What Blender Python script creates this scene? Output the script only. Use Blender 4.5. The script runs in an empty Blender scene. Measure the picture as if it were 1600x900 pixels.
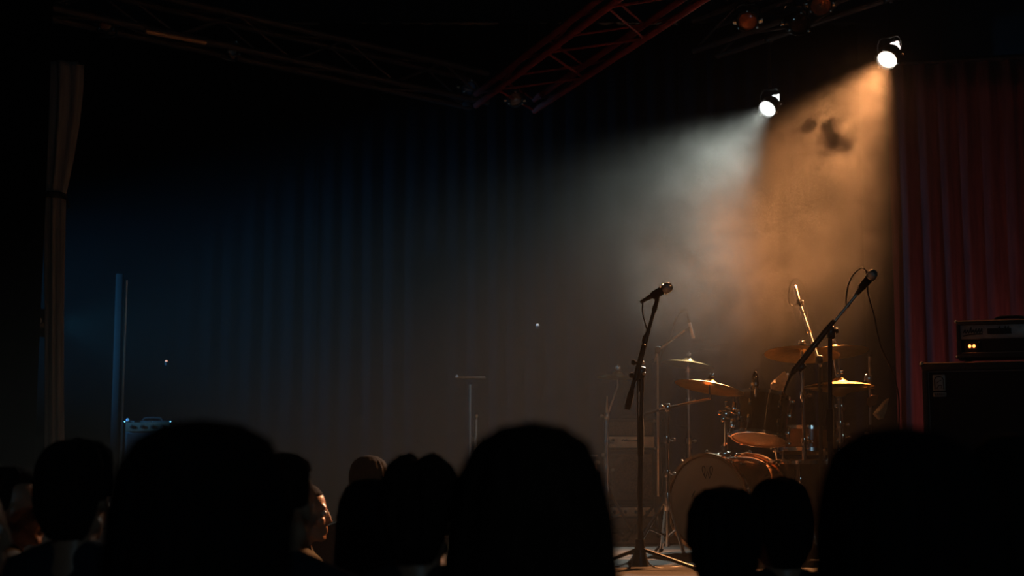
import bpy, bmesh, math, random
from mathutils import Vector as V, Matrix, noise

# ------------------------------------------------------------------ camera, world, exposure
sc = bpy.context.scene
COL = sc.collection
FPX = 2222.0
CAM = V((0.0, 0.0, 1.70))
PITCH = math.atan(265.0 / FPX)
cd = bpy.data.cameras.new('camera')
cd.sensor_width = 36.0
cd.lens = FPX * 36.0 / 1600.0
cd.clip_start = 0.05
cd.clip_end = 100
cd.dof.use_dof = True
cd.dof.focus_distance = 7.6
cd.dof.aperture_fstop = 2.6
cam = bpy.data.objects.new('camera', cd)
COL.objects.link(cam)
cam.location = CAM
cam.rotation_euler = (math.pi / 2 + PITCH, 0, 0)
sc.camera = cam

sc.view_settings.view_transform = 'Standard'
sc.view_settings.look = 'None'
sc.view_settings.gamma = 1.0
sc.view_settings.use_curve_mapping = False
sc.view_settings.exposure = 0.0
sc.cycles.volume_bounces = 0
sc.cycles.max_bounces = 5
sc.cycles.diffuse_bounces = 2
sc.cycles.glossy_bounces = 3
sc.cycles.caustics_reflective = False
sc.cycles.caustics_refractive = False
sc.cycles.sample_clamp_indirect = 4.0
sc.cycles.denoising_input_passes = 'RGB_ALBEDO'

HAZE = 0.0057          # thin even haze everywhere; the thicker smoke under the lamps is an object further down
w = bpy.data.worlds.new('world')
sc.world = w
w.use_nodes = True
nt = w.node_tree
nt.nodes.clear()
out = nt.nodes.new('ShaderNodeOutputWorld')
bg = nt.nodes.new('ShaderNodeBackground')
bg.inputs['Color'].default_value = (0.2, 0.3, 0.5, 1)
bg.inputs['Strength'].default_value = 0.002
nt.links.new(bg.outputs[0], out.inputs['Surface'])
vs = nt.nodes.new('ShaderNodeVolumeScatter')           # the haze that fills the hall
vs.inputs['Color'].default_value = (0.95, 0.95, 0.95, 1)
vs.inputs['Density'].default_value = HAZE
vs.inputs['Anisotropy'].default_value = 0.10
nt.links.new(vs.outputs[0], out.inputs['Volume'])
w.cycles.volume_sampling = 'MULTIPLE_IMPORTANCE'


def P(px, py, Y):
    """photo pixel (1600x900) + distance from the camera -> world point"""
    cx = (px - 800.0) / FPX
    cy = (450.0 - py) / FPX
    cp, sp = math.cos(PITCH), math.sin(PITCH)
    d = V((cx, cp - sp * cy, sp + cp * cy))
    return CAM + d * (Y / d.y)


def PZ(px, py, z):
    """photo pixel -> the point of that ray at height z"""
    a = P(px, py, 1.0) - CAM
    return CAM + a * ((z - CAM.z) / a.z)


def spot(name, loc, aim, power, color, angle, blend, radius):
    ld = bpy.data.lights.new(name, 'SPOT')
    ld.energy = power
    ld.color = color
    ld.spot_size = math.radians(angle)
    ld.spot_blend = blend
    ld.shadow_soft_size = radius
    o = bpy.data.objects.new(name, ld)
    COL.objects.link(o)
    o.location = loc
    o.rotation_euler = (V(aim) - V(loc)).to_track_quat('-Z', 'Y').to_euler()
    return o


STAGE = 1.15
WARM_L = P(1387, 92, 10.0)
WARM_AIM = V((0.34, 6.9, STAGE))
COOL_L = P(1200, 169, 11.0)
COOL_AIM = V((-0.72, 7.45, STAGE))
BLUE_L = P(70, 505, 9.75)
BLUE_AIM = BLUE_L + V((2.2, 1.9, -0.12))
RED_L = V((3.95, 10.1, 1.42))
RED_AIM = V((3.6, 11.35, 2.6))
WASH_L = V((-6.4, 9.4, 2.7))
WASH_AIM = V((-0.5, 12.4, 3.0))


def ahead(a, b, d):
    return a + (b - a).normalized() * d


spot('warm_spotlight_beam', ahead(WARM_L, WARM_AIM, 0.03), WARM_AIM, 3500, (1.0, 0.40, 0.140), 39, 0.65, 0.06)
spot('warm_spotlight_spill', ahead(WARM_L, WARM_AIM, 0.035), WARM_AIM, 26, (1.0, 0.42, 0.15), 120, 1.0, 0.05)
spot('cool_spotlight_beam', ahead(COOL_L, COOL_AIM, 0.03), COOL_AIM, 1700, (0.85, 0.93, 0.83), 46, 1.0, 0.05)
spot('blue_lamp_beam', ahead(BLUE_L, BLUE_AIM, 0.03), BLUE_AIM, 75, (0.05, 0.42, 0.75), 84, 1.0, 0.07)
spot('red_lamp_beam', ahead(RED_L, RED_AIM, 0.03), RED_AIM, 19, (1.0, 0.42, 0.44), 120, 1.0, 0.06)
FILL_L, FILL_AIM = V((2.6, -4.4, 4.3)), V((1.0, 9.0, 1.8))  # added fill behind the camera, unseen; lifts the blacks with a bluish tone
spot('added_fill_light', ahead(FILL_L, FILL_AIM, 0.03), FILL_AIM, 65, (0.45, 0.80, 1.0), 110, 1.0, 0.08)
spot('blue_wash_beam', ahead(WASH_L, WASH_AIM, 0.03), WASH_AIM, 3400, (0.05, 0.26, 0.56), 36, 1.0, 0.08)


# ------------------------------------------------------------------ materials
MATS = {}


def mat(name, col, rough=0.6, metal=0.0, var=0.15, scale=12.0, bump=0.0, emit=None, estr=0.0, coat=0.0, sheen=0.0, trans=0.0, stretch=None):
    if name in MATS:
        return MATS[name]
    m = bpy.data.materials.new(name)
    m.use_nodes = True
    n = m.node_tree.nodes
    L = m.node_tree.links
    b = n['Principled BSDF']
    b.inputs['Roughness'].default_value = rough
    b.inputs['Metallic'].default_value = metal
    tc = n.new('ShaderNodeTexCoord')
    mp = n.new('ShaderNodeMapping')
    if stretch:
        mp.inputs['Scale'].default_value = stretch
    L.new(tc.outputs['Object'], mp.inputs['Vector'])
    nz = n.new('ShaderNodeTexNoise')
    nz.inputs['Scale'].default_value = scale
    nz.inputs['Detail'].default_value = 4
    L.new(mp.outputs[0], nz.inputs['Vector'])
    rp = n.new('ShaderNodeValToRGB')
    c0 = tuple(max(0, c * (1 - var)) for c in col) + (1,)
    c1 = tuple(min(1, c * (1 + var)) for c in col) + (1,)
    rp.color_ramp.elements[0].position = 0.3
    rp.color_ramp.elements[1].position = 0.7
    rp.color_ramp.elements[0].color = c0
    rp.color_ramp.elements[1].color = c1
    L.new(nz.outputs[0], rp.inputs[0])
    L.new(rp.outputs[0], b.inputs['Base Color'])
    if bump:
        bp = n.new('ShaderNodeBump')
        bp.inputs['Strength'].default_value = bump
        bp.inputs['Distance'].default_value = 0.01
        L.new(nz.outputs[0], bp.inputs['Height'])
        L.new(bp.outputs[0], b.inputs['Normal'])
    if emit:
        b.inputs['Emission Color'].default_value = tuple(emit) + (1,)
        b.inputs['Emission Strength'].default_value = estr
    if coat:
        b.inputs['Coat Weight'].default_value = coat
        b.inputs['Coat Roughness'].default_value = 0.1
    if sheen:
        b.inputs['Sheen Weight'].default_value = sheen
        b.inputs['Sheen Roughness'].default_value = 0.4
    if trans:
        b.inputs['Transmission Weight'].default_value = trans
    MATS[name] = m
    return m


M_WALL = mat('painted_wall', (0.022, 0.022, 0.026), 0.8, scale=3, bump=0.2)
M_CEIL = mat('dark_ceiling', (0.016, 0.016, 0.018), 0.9, scale=3, bump=0.2)
M_HFLOOR = mat('hall_concrete', (0.05, 0.048, 0.045), 0.7, scale=5, bump=0.2)
M_STAGE = mat('stage_boards', (0.15, 0.09, 0.05), 0.5, var=0.35, scale=6, bump=0.2, stretch=(8, 0.6, 1))
M_STAGEF = mat('stage_skirt', (0.02, 0.02, 0.022), 0.85, scale=8)
M_RUG = mat('dark_rug', (0.035, 0.03, 0.028), 0.95, var=0.5, scale=60, bump=0.6)
M_BLACKCUR = mat('black_velvet', (0.0028, 0.0028, 0.0034), 0.9, scale=10, stretch=(3, 3, 0.3))
M_REDCUR = mat('red_velvet', (0.20, 0.065, 0.058), 0.85, scale=10, sheen=0.2, var=0.25, stretch=(3, 3, 0.3))
for _m, _s in ((M_BLACKCUR, 0.0), (M_REDCUR, 0.05)):
    _m.node_tree.nodes['Principled BSDF'].inputs['Specular IOR Level'].default_value = _s
M_DRAPE = mat('grey_brown_drape', (0.22, 0.19, 0.165), 0.85, scale=14, var=0.25, stretch=(3, 3, 0.25))
M_STEEL = mat('truss_steel', (0.30, 0.24, 0.23), 0.5, 0.4, scale=20)
M_BLACK = mat('black_paint', (0.014, 0.014, 0.015), 0.38, scale=40, coat=0.2)
M_BLACKM = mat('matte_black', (0.012, 0.012, 0.013), 0.75, scale=40)
M_RUBBER = mat('rubber', (0.010, 0.010, 0.011), 0.8, scale=30)
M_CHROME = mat('chrome', (0.80, 0.80, 0.80), 0.14, 1.0, var=0.05, scale=10)
M_DCHROME = mat('worn_chrome', (0.55, 0.53, 0.50), 0.28, 1.0, var=0.15, scale=20)
M_BRASS = mat('cymbal_bronze', (0.78, 0.52, 0.22), 0.30, 1.0, var=0.12, scale=30)
M_SHELL = mat('drum_shell_amber', (0.34, 0.15, 0.055), 0.28, var=0.5, scale=7, coat=0.7)
M_SHELLD = mat('drum_shell_dark', (0.065, 0.038, 0.025), 0.22, var=0.4, scale=7, coat=0.8)
M_HEAD = mat('drum_head', (0.36, 0.27, 0.19), 0.6, var=0.08, scale=9)
M_HOOPW = mat('hoop_copper', (0.62, 0.36, 0.20), 0.22, 0.9)
M_GRILLE = mat('mic_grille', (0.80, 0.74, 0.68), 0.45, 0.7, var=0.35, scale=400, bump=0.3)
M_CABLE = mat('cable_rubber', (0.03, 0.026, 0.024), 0.45, scale=20)
M_TOLEX = mat('black_tolex', (0.018, 0.018, 0.019), 0.55, var=0.4, scale=180, bump=0.5)
M_CLOTHG = mat('grille_cloth', (0.014, 0.015, 0.017), 0.9, var=0.5, scale=220)
M_PIPING = mat('grey_piping', (0.20, 0.20, 0.19), 0.5)
M_PANEL = mat('silver_panel', (0.42, 0.40, 0.39), 0.4, 0.3, scale=30)
M_BADGE = mat('badge_metal', (0.40, 0.39, 0.35), 0.5, 0.3, scale=60)
M_INK = mat('dark_ink', (0.012, 0.012, 0.013), 0.6)
M_CREAM = mat('cream_panel', (0.88, 0.62, 0.37), 0.55, var=0.12, scale=20)
M_CABBROWN = mat('brown_grille', (0.15, 0.10, 0.06), 0.85, var=0.4, scale=90)
M_LENSW = mat('warm_lens_glow', (0.9, 0.8, 0.6), 0.3, emit=(1.0, 0.88, 0.74), estr=3.0)
M_LENSC = mat('cool_lens_glow', (0.9, 0.9, 0.9), 0.3, emit=(0.96, 1.0, 0.96), estr=3.0)
M_GLINTW = mat('warm_can_glint', (0.9, 0.8, 0.7), 0.3, emit=(1.0, 0.80, 0.72), estr=3.0)  # glint on the back of the can, given as emission
M_GLINTC = mat('cool_can_glint', (0.9, 0.9, 0.9), 0.3, emit=(0.92, 1.0, 0.97), estr=2.0)
M_LENSB = mat('blue_lens_glow', (0.1, 0.3, 0.6), 0.3, emit=(0.05, 0.42, 0.75), estr=2.0)
M_LENSR = mat('red_lens_glow', (0.6, 0.1, 0.1), 0.3, emit=(1.0, 0.08, 0.04), estr=2.0)
M_GEL = mat('orange_gel', (0.75, 0.20, 0.07), 0.25, var=0.25, scale=25, coat=0.6)
M_GELB = mat('blue_gel', (0.08, 0.20, 0.38), 0.25, var=0.25, scale=25, coat=0.6)
M_REFL = mat('reflector_orange_light', (0.85, 0.30, 0.13), 0.35, 0.2, var=0.2, scale=30)  # warm light reflected in the bowl is put into this orange
M_PILOT = mat('pilot_glow', (1.0, 0.5, 0.2), 0.4, emit=(1.0, 0.22, 0.05), estr=5.0)
M_PILOTS = mat('small_pilot_glow', (1.0, 0.5, 0.3), 0.4, emit=(1.0, 0.42, 0.24), estr=0.9)
M_PILOTB = mat('blue_pilot_glow', (0.2, 0.5, 1.0), 0.4, emit=(0.10, 0.38, 0.75), estr=0.5)
M_PAPER = mat('pale_paper', (0.55, 0.40, 0.24), 0.9, var=0.2, scale=12, bump=0.3)
M_TOWEL = mat('pale_towel', (0.55, 0.42, 0.30), 0.95, var=0.2, scale=50, bump=0.6)


# ------------------------------------------------------------------ mesh helpers
class MB:
    def __init__(s):
        s.v = []
        s.f = []

    def add(s, vs, fs):
        o = len(s.v)
        s.v += [V(p) for p in vs]
        s.f += [tuple(i + o for i in f) for f in fs]
        return s

    def box(s, c, size, rot=None, bev=0.0):
        bm = bmesh.new()
        bmesh.ops.create_cube(bm, size=1.0)
        for q in bm.verts:
            q.co = V((q.co.x * size[0], q.co.y * size[1], q.co.z * size[2]))
        if bev:
            bmesh.ops.bevel(bm, geom=list(bm.edges), offset=bev, segments=2, affect='EDGES', profile=0.5)
        bm.verts.ensure_lookup_table()
        R = rot if rot else Matrix.Identity(3)
        s.add([R @ q.co + V(c) for q in bm.verts], [[q.index for q in f.verts] for f in bm.faces])
        bm.free()
        return s

    def lathe(s, prof, org, axis, segs=24, closed=False):
        """prof: list of (radius, height along the axis)"""
        org = V(org)
        wv = V(axis).normalized()
        u = wv.orthogonal().normalized()
        v2 = wv.cross(u)
        vs, fs = [], []
        idx = []
        for (r, h) in prof:
            if r < 1e-6:
                idx.append([len(vs)])
                vs.append(org + wv * h)
            else:
                row = []
                for k in range(segs):
                    a = 2 * math.pi * k / segs
                    row.append(len(vs))
                    vs.append(org + wv * h + (u * math.cos(a) + v2 * math.sin(a)) * r)
                idx.append(row)
        rows = list(zip(idx[:-1], idx[1:]))
        if closed:
            rows.append((idx[-1], idx[0]))
        for A, B in rows:
            for k in range(segs):
                k2 = (k + 1) % segs
                if len(A) == 1 and len(B) == 1:
                    continue
                if len(A) == 1:
                    fs.append((A[0], B[k2], B[k]))
                elif len(B) == 1:
                    fs.append((A[k], A[k2], B[0]))
                else:
                    fs.append((A[k], A[k2], B[k2], B[k]))
        return s.add(vs, fs)

    def tube(s, pts, r, segs=10):
        pts = [V(p) for p in pts]
        n = len(pts)
        rs = r if isinstance(r, (list, tuple)) else [r] * n
        vs, fs = [], []
        t0 = (pts[1] - pts[0]).normalized()
        u = t0.orthogonal().normalized()
        for i in range(n):
            if i == 0:
                t = pts[1] - pts[0]
            elif i == n - 1:
                t = pts[-1] - pts[-2]
            else:
                t = (pts[i + 1] - pts[i]).normalized() + (pts[i] - pts[i - 1]).normalized()
            if t.length < 1e-9:
                t = t0
            t = t.normalized()
            u = (u - t * u.dot(t))
            u = u.normalized() if u.length > 1e-6 else t.orthogonal().normalized()
            v2 = t.cross(u)
            for k in range(segs):
                a = 2 * math.pi * k / segs
                vs.append(pts[i] + (u * math.cos(a) + v2 * math.sin(a)) * rs[i])
        for i in range(n - 1):
            for k in range(segs):
                k2 = (k + 1) % segs
                fs.append((i * segs + k, i * segs + k2, (i + 1) * segs + k2, (i + 1) * segs + k))
        fs.append(tuple(reversed(range(segs))))
        fs.append(tuple((n - 1) * segs + k for k in range(segs)))
        return s.add(vs, fs)

    def ball(s, c, r, segs=16, rings=10, rot=None):
        r = (r, r, r) if not isinstance(r, (list, tuple)) else r
        c = V(c)
        R = rot if rot else Matrix.Identity(3)
        vs, fs = [R @ V((0, 0, r[2])) + c], []
        for i in range(1, rings):
            a = math.pi * i / rings
            for k in range(segs):
                b = 2 * math.pi * k / segs
                vs.append(R @ V((r[0] * math.sin(a) * math.cos(b), r[1] * math.sin(a) * math.sin(b), r[2] * math.cos(a))) + c)
        vs.append(R @ V((0, 0, -r[2])) + c)
        for k in range(segs):
            k2 = (k + 1) % segs
            fs.append((0, 1 + k, 1 + k2))
            for i in range(rings - 2):
                a = 1 + i * segs
                fs.append((a + k, a + segs + k, a + segs + k2, a + k2))
            a = 1 + (rings - 2) * segs
            fs.append((a + k, len(vs) - 1, a + k2))
        return s.add(vs, fs)

    def capsule(s, a, b, ra, rb, segs=14):
        a, b = V(a), V(b)
        d = b - a
        Ln = d.length
        prof = []
        for i in range(7):
            t = math.pi / 2 * i / 6
            prof.append((ra * math.sin(t), -ra * math.cos(t)))
        for i in range(7):
            t = math.pi / 2 * (1 - i / 6)
            prof.append((rb * math.sin(t), Ln + rb * math.cos(t)))
        prof[0] = (0, -ra)
        prof[-1] = (0, Ln + rb)
        return s.lathe(prof, a, d, segs)

    def mesh(s, name, m, smooth=35, origin=None):
        me = bpy.data.meshes.new(name)
        o = V(origin) if origin is not None else V((0, 0, 0))
        me.from_pydata([tuple(p - o) for p in s.v], [], s.f)
        bm = bmesh.new()
        bm.from_mesh(me)
        bmesh.ops.recalc_face_normals(bm, faces=bm.faces)
        bm.to_mesh(me)
        bm.free()
        if m:
            me.materials.append(m)
        if smooth:
            me.shade_smooth()
            me.set_sharp_from_angle(angle=math.radians(smooth))
        return me


def tag(o, label=None, cat=None, group=None, kind=None):
    if label:
        o['label'] = label
    if cat:
        o['category'] = cat
    if group:
        o['group'] = group
    if kind:
        o['kind'] = kind
    return o


ORG = {}


def thing(name, label, cat, base, group=None):
    o = bpy.data.objects.new(name, None)
    COL.objects.link(o)
    o.location = V(base)
    o.empty_display_size = 0.1
    ORG[o] = V(base)
    return tag(o, label, cat, group)


def part(name, mb, m, parent, label=None, smooth=35):
    """world-space mesh builder -> mesh object under parent"""
    off = ORG[parent]
    o = bpy.data.objects.new(name, mb.mesh(name, m, smooth, off))
    COL.objects.link(o)
    o.parent = parent
    ORG[o] = off
    if label:
        o['label'] = label
    return o


def single(name, mb, m, base, label, cat, group=None, smooth=35):
    o = bpy.data.objects.new(name, mb.mesh(name, m, smooth, base))
    COL.objects.link(o)
    o.location = V(base)
    ORG[o] = V(base)
    return tag(o, label, cat, group)


def struct(name, mb, m, smooth=None, parent=None):
    o = bpy.data.objects.new(name, mb.mesh(name, m, smooth))
    COL.objects.link(o)
    ORG[o] = V((0, 0, 0))
    if parent:
        o.parent = parent
    else:
        o['kind'] = 'structure'
    return o


def bez(pts, n=10):
    """Catmull-Rom through the points"""
    pts = [V(p) for p in pts]
    q = [pts[0] * 2 - pts[1]] + pts + [pts[-1] * 2 - pts[-2]]
    r = []
    for i in range(1, len(q) - 2):
        p0, p1, p2, p3 = q[i - 1], q[i], q[i + 1], q[i + 2]
        for k in range(n):
            t = k / n
            r.append(0.5 * ((2 * p1) + (p2 - p0) * t + (2 * p0 - 5 * p1 + 4 * p2 - p3) * t * t + (3 * p1 - p0 - 3 * p2 + p3) * t ** 3))
    r.append(pts[-1])
    return r


# ------------------------------------------------------------------ the hall
RX, RY0, RY1, RZ = 6.8, -5.0, 13.0, 6.2
struct('floor', MB().box((0, 4.0, -0.1), (2 * RX + 0.6, 18.6, 0.2)), M_HFLOOR)
struct('ceiling', MB().box((0, 4.0, RZ + 0.1), (2 * RX + 0.6, 18.6, 0.2)), M_CEIL)
struct('wall_back', MB().box((0, RY1 + 0.1, RZ / 2), (2 * RX + 0.6, 0.2, RZ)), M_WALL)
struct('wall_front', MB().box((0, RY0 - 0.1, RZ / 2), (2 * RX + 0.6, 0.2, RZ)), M_WALL)
struct('wall_left', MB().box((-RX - 0.1, 4.0, RZ / 2), (0.2, 18.0, RZ)), M_WALL)
struct('wall_right', MB().box((RX + 0.1, 4.0, RZ / 2), (0.2, 18.0, RZ)), M_WALL)
SF = 6.25
st = struct('stage_floor', MB().box((0, (SF + RY1) / 2, STAGE - 0.02), (2 * RX, RY1 - SF, 0.04)), M_STAGE)
struct('stage_skirt', MB().box((0, (SF + 0.05 + RY1) / 2, (STAGE - 0.04) / 2), (2 * RX, RY1 - SF - 0.05, STAGE - 0.04)), M_STAGEF)
for k in range(4):                                     # ceiling joists over the stage
    struct('trim_%d' % (k + 1), MB().box((0, 2.0 + 2.4 * k, RZ - 0.12), (2 * RX, 0.14, 0.24)), M_CEIL)


def curtain(name, p0, p1, z0, z1, nf, amp, m, label, seed=0, group=None):
    rnd = random.Random(seed)
    p0, p1 = V((p0[0], p0[1], 0)), V((p1[0], p1[1], 0))
    d = (p1 - p0)
    nrm = V((-d.y, d.x, 0)).normalized()
    n = nf * 10
    ph = [rnd.uniform(-0.6, 0.6) for _ in range(nf + 2)]
    am = [rnd.uniform(0.5, 1.2) for _ in range(nf + 2)]
    zs = 14
    mb = MB()
    vs, fs = [], []
    for side in (0, 1):
        for j in range(zs + 1):
            z = z0 + (z1 - z0) * j / zs
            for i in range(n + 1):
                t = i / n
                k = min(nf, int(t * nf))
                fr = t * nf - k
                a = am[k] * (1 - fr) + am[k + 1] * fr
                phs = ph[k] * (1 - fr) + ph[k + 1] * fr
                o = amp * a * math.sin(2 * math.pi * t * nf + phs + 0.25 * math.sin(z * 1.3 + k)) * (1.0 - 0.35 * j / zs)
                vs.append(p0 + d * t + nrm * (o + side * 0.008) + V((0, 0, z)))
    W = n + 1
    S = W * (zs + 1)
    for j in range(zs):
        for i in range(n):
            a = j * W + i
            fs.append((a, a + 1, a + W + 1, a + W))
            fs.append((S + a, S + a + W, S + a + W + 1, S + a + 1))
    for j in range(zs):
        for i in (0, n):
            a = j * W + i
            fs.append((a, a + W, S + a + W, S + a))
    for i in range(n):
        for j in (0, zs):
            a = j * W + i
            fs.append((a, a + 1, S + a + 1, S + a))
    mb.add(vs, fs)
    base = (p0 + p1) / 2 + V((0, 0, z0))
    return single(name, mb, m, base, label, 'curtain', group, smooth=180)


ZB = STAGE + 0.015
for k in range(6):
    x0 = -6.6 + k * 1.62
    curtain('backdrop_curtain', (x0, 12.48), (x0 + 1.64, 12.55), ZB, 5.6, 9, 0.035, M_BLACKCUR,
            'black velvet backdrop panel hanging along the back of the stage', 10 + k, 'black backdrop panels')
curtain('red_curtain', (3.12, 11.55), (4.42, 11.30), ZB, P(1450, 95, 11.4).z, 8, 0.055, M_REDCUR, 'dark red velvet curtain panel whose left edge hangs free beside the beam', 3)
curtain('red_curtain', (4.47, 11.28), (6.3, 10.7), ZB, P(1560, 92, 11.2).z, 11, 0.055, M_REDCUR, 'dark red velvet curtain panel directly behind the amplifier head', 4)
zr = P(1560, 92, 11.3).z + 0.03
rail = thing('curtain_rail', 'dark steel rail carrying the red curtains', 'rail', (4.6, 11.3, zr))
part('rail_tube', MB().tube([(3.0, 11.58, zr), (4.45, 11.29, zr), (6.6, 10.62, zr)], 0.025), M_BLACK, rail)
for t in (0.15, 0.5, 0.8):
    p = V((3.0, 11.58, zr)).lerp(V((6.6, 10.62, zr)), t)
    part('hanger', MB().tube([p, p + V((0, 0, RZ - zr))], 0.012), M_BLACK, rail)
curtain('leg_curtain', (-4.6, 8.86), (-2.975, 8.93), ZB, 5.6, 9, 0.05, M_BLACKCUR, 'black masking curtain at the side of the stage next to the tied drape', 7)
zt = 5.62
for k in range(1):
    br = thing('curtain_track', 'dark track along which the black backdrop panels hang', 'rail', (-1.7, 12.55, zt))
    part('rail_tube', MB().tube([(-6.7, 12.55, zt), (3.3, 12.55, zt)], 0.03), M_BLACK, br)
    for x in (-6, -3, 0, 3):
        part('hanger', MB().tube([(x, 12.55, zt), (x, 12.55, RZ)], 0.012), M_BLACK, br)

# the tied-back drape
YD = 9.0
dr = thing('tied_drape', 'narrow grey-brown stage drape gathered and tied high up', 'curtain', P(85, 720, YD) * V((1, 1, 0)) + V((0, 0, STAGE)) if False else V((P(85, 720, YD).x, YD, STAGE)))
prof = [(100, 52, 100), (140, 50, 100), (190, 46, 97), (250, 38, 92), (295, 31, 87), (306, 27, 86), (318, 29, 86), (380, 29, 85), (480, 27, 85), (600, 26, 84.5), (720, 27, 84.5), (860, 30, 84)]
sc_ = FPX / YD
rings = []
for (py, wpx, cx) in prof:
    rings.append((P(cx, py, YD), wpx / sc_ / 2))
rings.append((V((rings[-1][0].x, YD, STAGE + 0.005)), rings[-1][1]))
mb = MB()
vs, fs = [], []
N = 72
# resample rings
rr = []
for (a, b) in zip(rings[:-1], rings[1:]):
    for t in range(4):
        rr.append((a[0].lerp(b[0], t / 4), a[1] + (b[1] - a[1]) * t / 4))
rr.append(rings[-1])
for i, (c, r) in enumerate(rr):
    for k in range(N):
        a = 2 * math.pi * k / N
        f = 1 + 0.16 * math.sin(7 * a + 0.6 * math.sin(c.z * 1.1)) + 0.07 * math.sin(13 * a + c.z * 0.8)
        vs.append(c + V((math.cos(a) * r * f, math.sin(a) * r * 0.75 * f, 0)))
for i in range(len(rr) - 1):
    for k in range(N):
        k2 = (k + 1) % N
        fs.append((i * N + k, i * N + k2, (i + 1) * N + k2, (i + 1) * N + k))
fs.append(tuple(range(N)))
fs.append(tuple((len(rr) - 1) * N + k for k in range(N)))
mb.add(vs, fs)
part('cloth', mb, M_DRAPE, dr, smooth=180)
c = P(86, 306, YD)
tie = MB().lathe([(0.064, -0.02), (0.074, -0.01), (0.074, 0.01), (0.064, 0.02)], c, (0.05, 0, 1), 20, True)
tie.tube(bez([c + V((0.05, -0.05, 0)), c + V((0.09, -0.05, -0.03)), c + V((0.11, -0.05, -0.09))]), 0.007)
part('tie_band', tie, M_BLACKM, dr)

# steel post on the left side of the stage
YP = 11.2
pt = P(188, 428, YP)
po = thing('steel_post', 'slim square steel post lit teal by the lamp behind the drape', 'post', (pt.x, YP, STAGE))
part('post', MB().box((pt.x, YP, (pt.z + STAGE) / 2), (0.055, 0.055, pt.z - STAGE), bev=0.006), mat('post_paint', (0.006, 0.007, 0.008), 0.75), po)
MATS['post_paint'].node_tree.nodes['Principled BSDF'].inputs['Specular IOR Level'].default_value = 0.12
part('base_plate', MB().box((pt.x, YP, STAGE + 0.008), (0.2, 0.2, 0.016), bev=0.003), M_BLACK, po)
part('conduit', MB().tube([(pt.x + 0.05, YP, STAGE + 0.02), (pt.x + 0.05, YP, pt.z - 0.05)], 0.011), M_DCHROME, po)


# ------------------------------------------------------------------ rig: trusses and lamps
def truss(label, a, b, width, depth, m, seed, name='lighting_truss'):
    a, b = V(a), V(b)
    d = (b - a).normalized()
    up = V((0, 0, 1))
    sd = d.cross(up).normalized()
    t = thing(name, label, 'truss', (a + b) / 2)
    cs = []
    for sx in (-1, 1):
        for sz in (0, 1):
            o = sd * (sx * width / 2) + up * (sz * depth)
            cs.append(o)
            part('chord', MB().tube([a + o, b + o], 0.026, 10), m, t)
    n = max(3, int((b - a).length / 0.5))
    for i in range(n):
        p = a + d * ((b - a).length * i / n)
        q = a + d * ((b - a).length * (i + 1) / n)
        for (o1, o2) in ((0, 1), (2, 3), (0, 2), (1, 3)):
            x, y = (p + cs[o1], q + cs[o2]) if i % 2 == 0 else (p + cs[o2], q + cs[o1])
            part('brace', MB().tube([x, y], 0.010, 6), m, t)
    for f in (0.15, 0.85):
        p = a.lerp(b, f) + up * depth
        part('hanger_cable', MB().tube([p, V((p.x, p.y, RZ))], 0.006, 6), M_BLACK, t)
    return t


ZT = 4.62
ta, tb_ = (PZ(970, -6, ZT) + PZ(1110, -6, ZT)) / 2, (PZ(752, 160, ZT) + PZ(826, 178, ZT)) / 2
truss('red lighting truss running from front to back above the stage', ta + (ta - tb_) * 0.25, tb_, 0.52, 0.10, mat('red_truss_paint', (0.26, 0.035, 0.028), 0.5, 0.0, scale=20), 1)
M_DTRUSS = mat('dark_truss', (0.07, 0.055, 0.05), 0.55, 0.4)
ZL = 4.78
LA, LB = PZ(60, 16, ZL), PZ(748, 164, ZL)
truss('dark lighting truss running diagonally over the empty side of the stage', LA, LB, 0.24, 0.26, M_DTRUSS, 2)
wm = WARM_L - (WARM_AIM - WARM_L).normalized() * 0.0525
cm = COOL_L - (COOL_AIM - COOL_L).normalized() * 0.0483
wm.z = cm.z = 5.02
tdir = (wm - cm).normalized()
tof = tdir.cross(V((0, 0, 1))) * 0.13
truss('dark lighting truss carrying the two lit spotlights', cm - tdir * 0.6 + tof, wm + tdir * 0.9 + tof, 0.26, 0.26, M_DTRUSS, 3)
truss('dark lighting truss carrying the unlit orange lamps', (0.75, 9.35, 5.12), (2.85, 9.35, 5.12), 0.26, 0.26, M_DTRUSS, 4)


def under(px, py, a, b, d=0.0):
    """distance at which the pixel's ray stands under the line a-b"""
    lo, hi = 6.0, 14.0
    n = V((-(b - a).y, (b - a).x, 0))
    f = lambda Y: (P(px, py, Y) - a).dot(n)
    for _ in range(50):
        m_ = (lo + hi) / 2
        if f(lo) * f(m_) <= 0:
            hi = m_
        else:
            lo = m_
    return lo - d


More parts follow.
